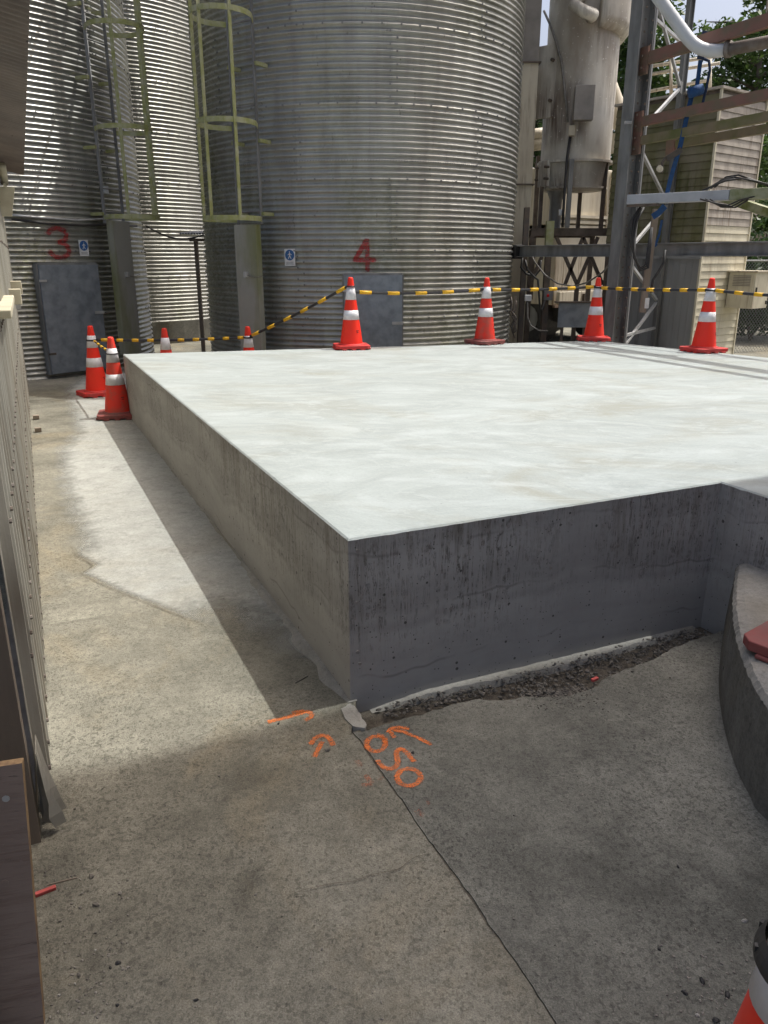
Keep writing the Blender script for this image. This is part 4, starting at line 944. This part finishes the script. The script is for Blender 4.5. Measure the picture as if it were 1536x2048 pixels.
# feed ducts behind the filter
T = thing('feed_duct', at(1250, 250, 14.2), 'rust stained beige duct with an elbow behind the dust filter', 'duct')
MB().tube([at(1222, 150, 14.1), at(1228, 185, 14.1), at(1232, 215, 14.1), at(1243, 240, 14.1), at(1262, 245, 14.1), at(1300, 240, 14.0)], .17, 14, rs=[.05, .1, .15, .18, .19, .19]).build('elbow', m_cream, T, True)
MB().beam(at(1205, 292, 14.3), at(1310, 268, 14.1), .25, .28).build('trough', m_cream, T)
MB().box(at(1258, 250, 14.1) - ZV * 1.4, .08, .08, 2.5).build('leg', m_brown, T)
T = thing('feed_pipe', at(1078, 300, 14.6), 'pair of dusty beige pipes between the elevator leg and the dust filter', 'pipe')
for yy in (268, 288): MB().tube([at(1040, yy + 6, 14.6), at(1110, yy - 4, 14.6)], .10, 10).build('pipe', m_cream, T, True)
MB().box(at(1078, 300, 14.65) - ZV * 1.3, .07, .07, 2.4).build('leg', m_brown, T)

# chain-link fence
fp0, fp1 = Vector((5.7, 13.6, 0)), Vector((9.5, 15.2, 0)); T = thing('chain_link_fence', (5.7, 13.6, 0), 'chain link fence in front of dark shrubs beside the plant room', 'fence')
fd = (fp1 - fp0); L = fd.length; fd.normalize(); wm = MB(); zf = 1.55; k = -zf
while k < L:
    a0 = max(0, k); a1 = min(L, k + zf); wm.beam(fp0 + fd * a0 + ZV * (a0 - k), fp0 + fd * a1 + ZV * (a1 - k), .004, .004)
    wm.beam(fp0 + fd * a0 + ZV * (zf - (a0 - k)) + Vector((0, .004, 0)), fp0 + fd * a1 + ZV * (zf - (a1 - k)) + Vector((0, .004, 0)), .004, .004); k += .07
o = wm.build('mesh', m_wire, T); o['kind'] = 'stuff'
MB().tube([fp0 + ZV * zf, fp1 + ZV * zf], .02, 6).build('top_rail', m_wire, T)
for i in range(3): MB().tube([fp0 + fd * L * i / 2, fp0 + fd * L * i / 2 + ZV * (zf + .08)], .03, 8).build('post', m_wire, T)

# ------------------------------------------------------------------ trees
def leaf_cloud(mb, clumps, n, size):
    tot = sum(c[3] for c in clumps)
    for cx, cy, cz, r in clumps:
        for i in range(int(n * r / tot)):
            u = Vector((random.gauss(0, 1), random.gauss(0, 1), random.gauss(0, 1))).normalized() * r * (random.random() ** .45)
            c = Vector((cx, cy, cz)) + Vector((u.x, u.y, u.z * .75)); a = Vector((random.gauss(0, 1), random.gauss(0, 1), random.gauss(0, .6))).normalized()
            b = a.cross(Vector((random.gauss(0, 1), random.gauss(0, 1), random.gauss(0, 1)))).normalized(); s_ = size * random.uniform(.6, 1.3)
            mb.add([c - a * s_, c + b * s_ * .38, c + a * s_, c - b * s_ * .38], [(0, 1, 2, 3)])
def tree(base, h, spread, lab, n=7000, size=.085, mm=None, seed=1, lowest=.35, clump=.55, nbr=13, narrow=1.0):
    random.seed(seed); base = Vector(base); T = thing('leafy_tree', base, lab, 'tree', 'trees behind the plant')
    tk = MB(); lean = Vector((random.uniform(-.3, .3), random.uniform(-.3, .3), 0)); top = base + ZV * h * .9 + lean
    tk.tube([base, base.lerp(top, .3) + lean * .2, base.lerp(top, .65) - lean * .2, top], .1, 8, rs=[.16, .12, .075, .02]); tk.build('trunk', m_bark, T, True)
    cl = []; br = MB()
    for i in range(nbr):
        f = lowest + (1 - lowest) * (i + .5) / nbr; a = i * 2.4 + random.random(); st = base.lerp(top, f * .93); ln = spread * (1.15 - f * .75) * random.uniform(.6, 1.1) * narrow
        e = st + Vector((math.cos(a) * ln, math.sin(a) * ln, ln * random.uniform(.15, .6))); br.tube([st, st.lerp(e, .5) + ZV * .1, e], .03, 5, rs=[.045, .03, .01])
        for g_ in (.45, .75, 1.0):
            c = st.lerp(e, g_) + Vector((random.gauss(0, .2), random.gauss(0, .2), random.gauss(0, .2))); cl.append((c.x, c.y, c.z, clump * random.uniform(.55, 1.15)))
    br.build('branches', m_bark, T, True); lm = MB(); leaf_cloud(lm, cl, n, size); o = lm.build('crown', mm or m_leaf, T); return T
tree((6.7, 24, 0), 9.6, 2.1, 'dense dark green tree standing behind the white dust filter', 12000, .13, m_leaf, 5, .12, .7, 19)
tree((4.1, 22, 0), 6.6, 1.6, 'smaller green tree seen between the elevator leg and the dust filter', 6000, .10, m_leaf_d, 8, .2, .5)
tree((9.3, 21.5, 0), 8.6, 3.0, 'tall airy tree with open branches behind the red rails', 9000, .10, m_leaf, 11, .45, .55, 16)
tree((10.9, 23, 0), 9.8, 3.2, 'broad leafy tree beyond the swept grey pipe', 9500, .11, m_leaf, 17, .3, .65, 16)
tree((7.6, 18.5, 0), 4.7, 1.6, 'low bright green tree just behind the mossy plant room', 6500, .09, m_leaf, 23, .4, .5)
random.seed(31)
for i, (x_, y_, h_) in enumerate(((7.4, 15.9, 2.3), (8.4, 16.6, 3.0), (9.6, 17.2, 3.4), (6.6, 16.4, 1.9))):
    T = thing('dark_shrub', (x_, y_, 0), ('dark leafy shrub behind the chain link fence', 'taller dark shrub right behind the fence shrub', 'tallest dark shrub at the end of the fence', 'low dark shrub tucked behind the plant room')[i], 'shrub', 'shrubs behind the fence')
    st = MB(); lm = MB(); cl = []
    for k in range(7):
        a = k * .9; e = Vector((x_ + .45 * math.cos(a), y_ + .45 * math.sin(a), h_ * random.uniform(.5, .9))); st.tube([Vector((x_, y_, 0)), e], .02, 5)
        for f in (.35, .6, .85, 1.0): q = Vector((x_, y_, 0)).lerp(e, f); cl.append((q.x + random.uniform(-.3, .3), q.y, q.z, .5))
    st.build('stems', m_bark, T); leaf_cloud(lm, cl, 4500, .07); lm.build('foliage', m_leaf_d, T)

# ------------------------------------------------------------------ shed along the alley
F0 = Vector((-.98, 1.883, 0)); FD = Vector((-.409, .9125, 0)).normalized(); FN = Vector((FD.y, -FD.x, 0))   # along, outward (towards the plinth)
T = thing('corrugated_shed', F0, 'long pale ribbed metal shed wall along the alley with a brown roof overhang', 'building')
def ribbed(name, o_, L, z0, z1, mm, pitch=.15, dep=.027, ragged=0, parent=None):
    mb = MB(); prof = []; s_ = 0
    while s_ < L - 1e-4:
        for u, dd in ((0, 0), (.36, 0), (.46, dep), (.62, dep), (.72, 0)):
            if s_ + u * pitch <= L: prof.append((s_ + u * pitch, dd))
        s_ += pitch
    prof.append((L, 0)); vs = []
    for s_, dd in prof:
        q = o_ + FD * s_ + FN * dd; zb = z0 + (random.uniform(0, ragged) if dd == 0 else random.uniform(0, ragged) * .6); vs += [q + ZV * zb, q + ZV * (zb + .12), q + ZV * z1]
    n_ = len(prof); fs = [(3 * i + k, 3 * i + 3 + k, 3 * i + 4 + k, 3 * i + 1 + k) for i in range(n_ - 1) for k in (0, 1)]
    o = mb.add(vs, fs).build(name, mm, parent or T); sm = o.modifiers.new('thickness', 'SOLIDIFY'); sm.thickness = .002; return o
random.seed(14); s_ = .0; zt_w = 2.40; k = 0
while s_ < 8.55:
    L = min(.765, 8.6 - s_); ribbed('wall_sheet', F0 - FN * .022 + FD * s_ + FN * (.0025 * (k % 2)), L, .015, zt_w, m_wall, ragged=.025); s_ += .75; k += 1
random.seed(8); fx_ = MB()
for zz in (.12, .5, .9, 1.3, 1.7, 2.1):
    for k_ in range(57):
        q = F0 + FD * (.081 + k_ * .15 + random.uniform(-.006, .006)) + FN * .0085 + ZV * (zz + random.uniform(-.01, .01)); fx_.tube([q - FN * .003, q + FN * .004], .007, 6)
o = fx_.build('fixings', m_rustpipe, T); o['kind'] = 'stuff'
MB().box(F0 - FN * .09 + FD * 4.3 + ZV * .03, 8.6, .10, .06, FD).build('bottom_plate', m_timber, T)
MB().box(F0 - FN * .10 + FD * 8.55 + ZV * 1.2, .10, .12, 2.4, FD).build('corner_post', m_timber, T)
for z in (.9, 1.7): MB().box(F0 - FN * .075 + FD * 4.3 + ZV * z, 8.5, .05, .09, FD).build('girt', m_timber, T)
# roof overhang, ribs running across to the eave
e0 = Vector((-1.25, 3.15, 2.46)); eN = Vector((FD.y, -FD.x, 0)); ez = MB(); vs = []; i0 = 0
Lr = 7.5; st0 = e0 - FD * .9; npf = int(Lr / .076 * 8)
for i in range(npf + 1):
    q = st0 + FD * (Lr * i / npf); dz = .010 * math.cos(2 * math.pi * i / 8)
    vs += [q + ZV * dz, q - eN * 1.0 + ZV * (dz + .22), q - eN * 3.0 + ZV * (dz + .66)]
ez.add(vs, [(3 * i + k, 3 * i + k + 1, 3 * i + 3 + k + 1, 3 * i + 3 + k) for i in range(npf) for k in (0, 1)])
ro = ez.build('roof_sheeting', m_soffit, T, smooth=True); sm = ro.modifiers.new('thickness', 'SOLIDIFY'); sm.thickness = .004
for q in (.35, .8): MB().beam(st0 - eN * q + ZV * (.22 * q - .05), st0 - eN * q + ZV * (.22 * q - .05) + FD * Lr, .05, .07).build('purlin', m_timber, T)
# sill ledge and wall blocks
p = at(-8, 640, 3.6); sdist = (p - F0).dot(FD)
def wallp(sd, z, out=0): return F0 + FD * sd + FN * out + ZV * z
MB().frame(wallp(2.3, 1.36, .03), FD * .75, FN * .03, ZV * .018).build('sill', m_gut, T, bevel=.005)
for sd, z, o_ in ((6.3, 1.32, .05), (5.0, 1.29, .04)): MB().frame(wallp(sd, z, o_), FD * .045, FN * .05, ZV * .06).build('mounting_block', m_gut, T, bevel=.005)
MB().frame(wallp(7.6, 1.12, .03), FD * .02, FN * .03, ZV * .07).build('hook', m_steel_l, T)
# rain head
rz = zy(352, 8.2); rc = wallp((8.2 - F0.y) / FD.y, 0, .075)
rh = MB(); zt_, zb_ = zy(374, 8.2), zy(432, 8.2)
vs = [rc + FD * a * .085 + FN * b * .085 + ZV * zt_ for a, b in ((-1, -1), (1, -1), (1, 1), (-1, 1))] + [rc - FN * .02 + FD * a * .055 + FN * b * .045 + ZV * zb_ for a, b in ((-1, -1), (1, -1), (1, 1), (-1, 1))]
rh.add(vs, [(0, 1, 5, 4), (1, 2, 6, 5), (2, 3, 7, 6), (3, 0, 4, 7), (4, 5, 6, 7)]); rh.box(rc + ZV * (zt_ + .01), .21, .03, .035, FD)
o = rh.build('rain_head', m_gut, T); sm = o.modifiers.new('thickness', 'SOLIDIFY'); sm.thickness = .006
MB().tube([rc + FN * .0 + ZV * (zt_ + .03), rc + ZV * (zt_ + .12) - FD * .05, rc - FD * .25 + ZV * (zt_ + .17)], .035, 10).build('gutter_outlet', m_gut, T, True)
# buckled lower corner of the near sheet
random.seed(2); cm = MB(); vs = []; nx_, nz_ = 7, 6
for i in range(nx_ + 1):
    for j in range(nz_ + 1):
        q = F0 - FD * .10 * (1 - i / nx_) + FD * .03 - FN * .012 + ZV * (.02 + .26 * j / nz_); j_ = (1 - j / nz_)
        vs.append(q + FN * (.035 * math.sin(i * 1.3) * j_ + random.uniform(-.006, .006) * j_ + .012 * j_) + FD * random.uniform(-.006, .006) * j_)
cm.add(vs, [(i * (nz_ + 1) + j, (i + 1) * (nz_ + 1) + j, (i + 1) * (nz_ + 1) + j + 1, i * (nz_ + 1) + j + 1) for i in range(nx_) for j in range(nz_)])
o = cm.build('buckled_corner', m_wall, T); sm = o.modifiers.new('thickness', 'SOLIDIFY'); sm.thickness = .002
# doorway at the end of the wall: dark blue sheet set back and a batten
MB().frame(F0 - FD * .35 - FN * .16 + ZV * 1.1, FD * .42, FN * .006, ZV * 1.1).build('inner_sheet', m_void, T)
MB().frame(F0 - FD * .05 - FN * .075 + ZV * 1.1, FD * .035, FN * .04, ZV * 1.1).build('door_post', m_timber, T)
# plywood sheet standing at the near end
pr, pb = at(45, 1525, 1.25), onz(88, 2052, 0); T = thing('plywood_sheet', Vector((pb.x - .3, pb.y, 0)), 'scuffed brown plywood sheet leaning at the shed corner', 'plywood')
ex = Vector((-.97, -.24, 0)).normalized() * .9; tp = Vector((pb.x + (pr.x - pb.x), pb.y + .01, pr.z)); th = ex.cross(ZV).normalized() * .018
th = th if th.y > 0 else -th
mb = MB(); a, b, c, d = pb, pb + ex, tp + ex + ZV * -.01, tp
mb.add([a, b, c, d, a + th, b + th, c + th, d + th], [(0, 3, 2, 1), (4, 5, 6, 7), (1, 2, 6, 5)], 0); mb.add([a, d, a + th, d + th, c, c + th], [(0, 2, 3, 1), (1, 3, 5, 4)], 1)
mb.build('sheet', [m_ply, m_plyedge], T)
for px, py in ((12, 1597), (10, 1765)):
    pn_ = ex.cross(tp - pb).normalized(); rr0 = ray(px, py); q = CO + rr0 * ((pb - CO).dot(pn_) / rr0.dot(pn_)); pn_ = pn_ if pn_.y < 0 else -pn_; MB().tube([q - pn_ * .004, q + pn_ * .0015], .007, 12).build('screw_head', m_steel_l if py < 1700 else m_ply, T)

# ------------------------------------------------------------------ unseen tall block right of the camera, inferred and shaped to shade the near yard
mf = [(3.75, 4.27), (9.5, 5.5), (9.5, -4), (3.75, -4)]
T = thing('unseen_shade_block', (6.5, 0, 0), 'tall grey clad block out of view, added to shade the near yard', 'building')
MB().prism(mf, 0, 12).build('wall', m_blockwall, T); MB().prism([(3.6, 4.3), (9.65, 5.6), (9.65, -4.15), (3.6, -4.15)], 12.001, 12.12).build('roof', m_steel, T)
for i in range(4): MB().box((3.74, -2.6 + i * 1.7, 3.2), .03, 1.0, 1.3).build('window', m_void, T)

# ------------------------------------------------------------------ traffic cones
def make_cone(mo, mbse, lab):
    T = thing('traffic_cone', (0, 0, 0), lab, 'cone', 'traffic cones'); hB = .046; w_ = .19; c_ = .035; H_ = .76
    oc = [(w_, -w_ + c_), (w_, w_ - c_), (w_ - c_, w_), (-w_ + c_, w_), (-w_, w_ - c_), (-w_, -w_ + c_), (-w_ + c_, -w_), (w_ - c_, -w_)]
    bm = MB(); bm.prism(oc, .012, hB)
    for i in range(8):
        a = oc[i]; b = oc[(i + 1) % 8]
        for f in (.15, .5, .85):
            x_, y_ = a[0] * (1 - f) + b[0] * f, a[1] * (1 - f) + b[1] * f
            if abs(a[0] - b[0]) + abs(a[1] - b[1]) > .1: bm.box((x_ * .93, y_ * .93, .0065), .05, .05, .013)
    bm.lathe([(.150, hB - .002), (.142, hB + .012), (.12, hB + .016)], n=24); bm.build('base', mbse, T, bevel=.004)
    rz_ = lambda z: .128 + (.026 - .128) * (z - .04) / (H_ - .04)
    zz = [.04, .15, .33, .43, .545, .66, .74, H_ - .008, H_]
    b = MB().lathe([(rz_(z), z) for z in zz[:-2]] + [(rz_(H_ - .008), H_ - .008), (.018, H_), (.016, H_ - .03)], n=32).build('body', mo, T, smooth=True)
    for z0, z1 in ((.315, .415), (.525, .655)):
        MB().lathe([(rz_(z0), z0), (rz_(z0) + .0025, z0), (rz_(z1) + .0025, z1), (rz_(z1), z1)], n=32).build('reflective_sleeve', m_band, b, smooth=True)
    tx = MB()   # moulded size mark low on the body
    for i, wd in enumerate((.030, .022)):
        z = .20 - i * .017; tx.box((rz_(z) * .55, -rz_(z) * .84 - .001, z), wd, .004, .006, (.84, .55, 0))
    tx.build('printed_mark', m_rubber, b); return T
cone0 = make_cone(m_orange, m_base, 'x'); cone1 = make_cone(m_orange_d, m_base_d, 'x')
cones = [
    (cone0, onz(703, 697, PT), 10, .98, 'clean orange cone on the plinth in front of the door of silo 4'),
    (cone1, onz(969, 687, PT), 35, .96, 'scuffed orange cone on the plinth at the right edge of silo 4'),
    (cone0, onz(1187, 680.5, PT), -8, .95, 'orange cone at the far corner of the plinth below the steel frame'),
    (cone0, onz(1406, 703, PT), 20, .98, 'orange cone on the plinth in front of the cream boarded plant room'),
    (cone1, onz(238, 834, 0), 15, 1.08, 'dirty orange cone with a grimy base against the plinth side in the alley'),
    (cone0, onz(196, 790, 0), 40, 1.08, 'bright orange cone in the alley in front of the door of silo 3'),
    (cone0, None, 5, 1.0, 'orange cone behind the plinth at the foot of the guard of silo 4'),
    (cone1, None, 25, 1.0, 'faded orange cone behind the plinth in the gap between silos 3 and 4'),
]
import_cones = []
def cone_at_top(px, pyt, h):   # ground cone of which only the tip is measured
    r = ray(px, pyt); t_ = (h - CAM_H) / r.z; return CO + r * t_
placed = {}
def depth_for(px, d): q = at(px, 690, d); return Vector((q.x, q.y, 0))
for i, (src, p, rz, s_, lab) in enumerate(cones):
    if i == 6: p = depth_for(497, 9.6); s_ = 0.80 / .76
    if i == 7: p = depth_for(331, 9.35); s_ = 0.80 / .76
    p = Vector((p.x, p.y, PT + .0005 if i < 4 else (.005 if i in (4, 5) else 0)))
    if src['label'] == 'x': o = src; o.location = p; o.rotation_euler = (0, 0, R(rz)); o.scale = (s_,) * 3
    else: o = copy_tree(src, p, R(rz), s_)
    o['label'] = lab; placed[i] = (p, s_ * .76)
# near cone with a black collar, and one on the kerb whose base just shows
pn = onz(1484, 1950, .66); pn = Vector((pn.x + .088, pn.y - .015, 0)); o = copy_tree(cone0, pn, R(20), 1.18); o['label'] = 'orange cone with white sleeves and a black collar ring beside the raised kerb'
cz = .545; cr_ = MB(); rr_ = (.128 + (.026 - .128) * (.59 - .04) / .72) + .006
cr_.lathe([(rr_, .575), (rr_ + .007, .578), (rr_ + .009, .582), (rr_ + .009, .592), (rr_ + .006, .6), (rr_, .61)], n=40)
for i in range(10):
    a = 2 * math.pi * i / 10; cr_.frame(Vector((math.cos(a), math.sin(a), 0)) * (rr_ + .004) + ZV * .595, Vector((math.cos(a), math.sin(a), 0)) * .006, Vector((-math.sin(a), math.cos(a), 0)) * .003, ZV * .004)
c_o = cr_.build('collar_ring', m_rubber, None); c_o.parent = o; c_o.location = (0, 0, 0)
kq = onz(1512, 1300, .337); ok = copy_tree(cone1, Vector((kq.x + .215, kq.y - .03, .337)), R(38), 1.05); ok['label'] = 'cone with a dusty red base standing on the raised kerb'

# ------------------------------------------------------------------ warning tape between the cones
def tape(a, b, sag, nseg, lab, fat=1.0, thin=False):
    a, b = Vector(a), Vector(b); L = (b - a).length; pt_ = lambda u: a.lerp(b, u) - ZV * sag * 4 * u * (1 - u)
    core = MB(); core.tube([pt_(i / 24) for i in range(25)], .0155 * fat, 7); o = core.build('warning_tape', m_blk, origin=a); tag(o, lab, 'tape', 'striped warning tape')
    for k in range(nseg):
        u0 = (k + .3) / nseg; u1 = u0 + .42 / nseg; mb = MB(); mb.tube([pt_(u0), pt_((u0 + u1) / 2), pt_(u1)], .0195 * fat, 8); mb.build('yellow_band', m_yel, o, True)
    return o
tp_ = lambda i, f: placed[i][0] + ZV * placed[i][1] * f
tp5 = tp_(0, .93); 
tape(tp_(5, .80) + Vector((.06, 0, 0)), tp_(6, .84), .02, 10, 'striped tape from the alley cone to the cone at the guard of silo 4')
tape(tp_(6, .84), tp_(0, .90), .02, 6, 'striped tape rising from the guard of silo 4 to the cone at its door')
tape(tp_(0, .80), tp_(1, .83), .03, 5, 'striped tape between the two cones in front of silo 4')
tape(tp_(1, .82), tp_(2, .86), .015, 6, 'striped tape between the silo 4 edge cone and the far corner cone')
tape(tp_(2, .84), tp_(3, .84), .012, 7, 'striped tape between the far corner cone and the plant room cone')
tape(tp_(3, .84), at(1580, 592, 7.6), .01, 4, 'striped tape running from the plant room cone past the cabinet', 1)
tape(tp_(5, .80) + Vector((.04, -.05, 0)), tp_(4, .80) + Vector((-.03, .06, 0)), .01, 5, 'short twisted striped tape joining the two alley cones', .7)
for i, f in ((0, .88), (4, .80), (5, .80), (6, .84), (2, .85), (3, .84)):
    p, h = placed[i]; r_ = (.128 - .142 * (f * .76 - .04)) * (h / .76) + .008
    mb = MB(); mb.tube([p + ZV * (h * f + .004 * math.sin(a)) + Vector((math.cos(a), math.sin(a), 0)) * r_ for a in [2 * math.pi * j / 16 for j in range(17)]], .006 if i in (0, 4) else .010, 6)
    tag(mb.build('tape_tie', m_blk, smooth=True), ('dark cord tied round the cone at the door of silo 4', '', 'black tape wound round the far corner cone', 'black tape wound round the plant room cone', 'dark cord tied round the dirty alley cone', 'dark cord tied round the bright alley cone', 'dark cord tied round the cone at the guard of silo 4')[i], 'tie')

# ------------------------------------------------------------------ spray marks on the ground
def mark(name, strokes, lab, mm, wd=.0125, z=.0015, parent=None):
    mb = MB(); ed = []
    allz = 0
    for st in strokes:
        pts = [onz(480 + x / 3.2, 1340 + y / 3.2, 0) for x, y in st]; fine = []
        for a, b in zip(pts[:-1], pts[1:]):
            k = max(2, int((b - a).length / .006)); fine += [a.lerp(b, j / k) for j in range(k)]
        fine.append(pts[-1]); n = len(fine); sm_ = []
        for i in range(n):
            lo, hi = max(0, i - 2), min(n, i + 3); sm_.append(sum((fine[j] for j in range(lo, hi)), Vector((0, 0, 0))) / (hi - lo))
        o0 = len(mb.v); allz += .0004
        for i, q in enumerate(sm_):
            d = (sm_[min(i + 1, n - 1)] - sm_[max(i - 1, 0)]).normalized(); nn = Vector((-d.y, d.x, 0)); ww = wd * random.uniform(.88, 1.12)
            for k, e_ in ((-1.5, 0), (-.6, 1), (.6, 1), (1.5, 0)):
                mb.v.append(q + nn * ww * k + ZV * (z + allz)); ed.append(e_ if 0 < i < n - 1 else 0)
        for i in range(n - 1):
            for k in range(3): mb.f.append((o0 + 4 * i + k, o0 + 4 * i + k + 1, o0 + 4 * i + 4 + k + 1, o0 + 4 * i + 4 + k)); mb.m.append(0)
    o = mb.build(name, mm); a = o.data.attributes.new('edge', 'FLOAT', 'POINT'); a.data.foreach_set('value', ed); return tag(o, lab, 'paint mark')
el = lambda cx, cy, rx, ry, a0=-20, a1=370: [(cx + rx * math.cos(R(a0 + (a1 - a0) * i / 20)), cy + ry * math.sin(R(a0 + (a1 - a0) * i / 20))) for i in range(21)]
random.seed(6)
mark('spray_arrow', [[(162, 340), (230, 322), (300, 305), (360, 288), (420, 268), (452, 270), (464, 285), (455, 305), (430, 318), (402, 330)], [(320, 285), (370, 268), (430, 262)]], 'orange sprayed arrow with a hooked head beside the plinth corner', m_spray)
mark('spray_arrow', [[(470, 568), (495, 520), (515, 480), (530, 448)], [(450, 492), (465, 455), (500, 425), (545, 418), (580, 448), (602, 496)]], 'short orange sprayed arrow with a curved head left of the joint', m_spray)
mark('spray_arrow', [[(1238, 490), (1180, 455), (1110, 425), (1040, 395), (965, 385)], [(940, 412), (968, 372), (1030, 368), (1100, 384)], [(955, 385), (975, 420), (996, 448)]], 'orange sprayed arrow pointing along the plinth front above the number', m_spray, .0105)
mark('spray_number', [el(870, 474, 62, 50) + [(930, 440), (900, 415), (858, 420)], [(1122, 600), (1090, 560), (1055, 520), (1025, 502), (1000, 520), (1002, 560), (1012, 600), (990, 632), (945, 640), (905, 618), (885, 590), (880, 568)], el(1080, 690, 78, 56)], 'orange sprayed number 650 beside the joint', m_spray, .012)
mark('spray_smudge', [[(742, 570), (760, 600), (780, 632)], [(796, 665), (820, 700), (862, 742)], [(760, 745), (800, 738), (860, 730)], [(884, 684), (900, 700), (918, 716)]], 'faded orange smudges left of the joint', m_spray_f, .013)
mark('spray_smudge', [[(1118, 884), (1140, 915), (1165, 930), (1200, 936)], [(1170, 858), (1205, 850), (1240, 850)]], 'faded orange hook mark right of the joint', m_spray_f, .012)

# ------------------------------------------------------------------ small litter
lit = [(183, 1752, .010, 0), (240, 1786, .008, 0), (192, 1810, .009, 0), (160, 1815, .006, 0), (236, 1925, .008, 1), (158, 1950, .007, 0), (220, 1935, .005, 1), (392, 2000, .006, 1), (655, 1500, .010, 0), (826, 1505, .007, 1), (557, 1447, .006, 1), (1489, 1841, .008, 2), (1405, 1962, .009, 1), (1370, 1985, .008, 1), (1432, 2040, .010, 1), (1395, 2030, .006, 2), (1455, 1990, .009, 1), (1318, 1898, .005, 1), (1356, 1733, .006, 1), (1340, 1355, .006, 0), (1265, 1343, .008, 0), (120, 1842, .005, 0), (150, 1617, .006, 0), (235, 2010, .005, 1), (118, 1990, .005, 2), (150, 1968, .004, 2), (190, 1900, .004, 2)]
random.seed(44)
mb_l = [m_stone, m_rubber, m_mortar]
nm = ('small brown pebble lying on the worn concrete', 'small black stone chip lying on the worn concrete', 'small white stone chip lying on the worn concrete')
for px, py, r_, k in lit:
    q = onz(px, py, r_ * .35); o = MB().stone(q, r_ * .9).build('pebble', mb_l[k], origin=q); tag(o, nm[k], 'pebble', ('brown pebbles', 'black stone chips', 'white stone chips')[k])
random.seed(45); gr = MB()
for i in range(260):
    f = random.random()
    if f < .45: q = onz(random.gauss(1440, 60), random.gauss(1985, 45))
    elif f < .8: q = onz(random.uniform(85, 260), random.uniform(1740, 2040))
    else: q = onz(random.uniform(100, 1450), random.uniform(1480, 2040))
    gr.stone(q + ZV * .001, random.uniform(.0018, .0042))
tag(gr.build('grit', m_stone), 'scattered grit on the worn concrete', 'grit', kind='stuff')
def chip(px0, py0, px1, py1, w_, h_, mm, name, lab, cat, zz=None):
    a, b = onz(px0, py0, h_ / 2), onz(px1, py1, h_ / 2); o = MB().beam(a, b, w_, h_).build(name, mm, bevel=min(w_, h_) * .2); return tag(o, lab, cat)
chip(70, 1790, 112, 1774, .012, .010, m_redchip, 'plastic_strip', 'short pink plastic strip by the plywood sheet', 'strip')
chip(95, 1770, 155, 1755, .003, .003, m_timber, 'twig', 'thin dry twig beside the pink plastic strip', 'twig')
chip(591, 1366, 616, 1352, .003, .003, m_rubber, 'twig', 'thin dark twig beside the plinth corner', 'twig')
chip(1184, 1361, 1195, 1356, .014, .012, m_redchip, 'plastic_chip', 'red plastic chip in the rubble before the plinth', 'chip')
# timber offcuts beside the alley cone
for (a, b, w_, h_, lab) in (((-2.70, 8.35), (-2.96, 8.45), .09, .045, 'pale timber offcut lying across the alley at the plinth corner'), ((-2.60, 7.98), (-2.80, 8.42), .05, .09, 'timber length standing on edge against the plinth side')):
    o = MB().beam((a[0], a[1], .006 + h_ / 2), (b[0], b[1], .006 + h_ / 2), w_, h_).build('timber_offcut', m_pale_timber, bevel=.003); tag(o, lab, 'timber')
for i, (px, py) in enumerate(((72, 833), (76, 858))):
    q = onz(px, py, .03); o = MB().box(q - ZV * .005, .05, .06, .04, FD).build('timber_block', m_timber, bevel=.004); tag(o, ('small pale block at the foot of the shed wall', 'second pale block at the foot of the shed wall')[i], 'block')
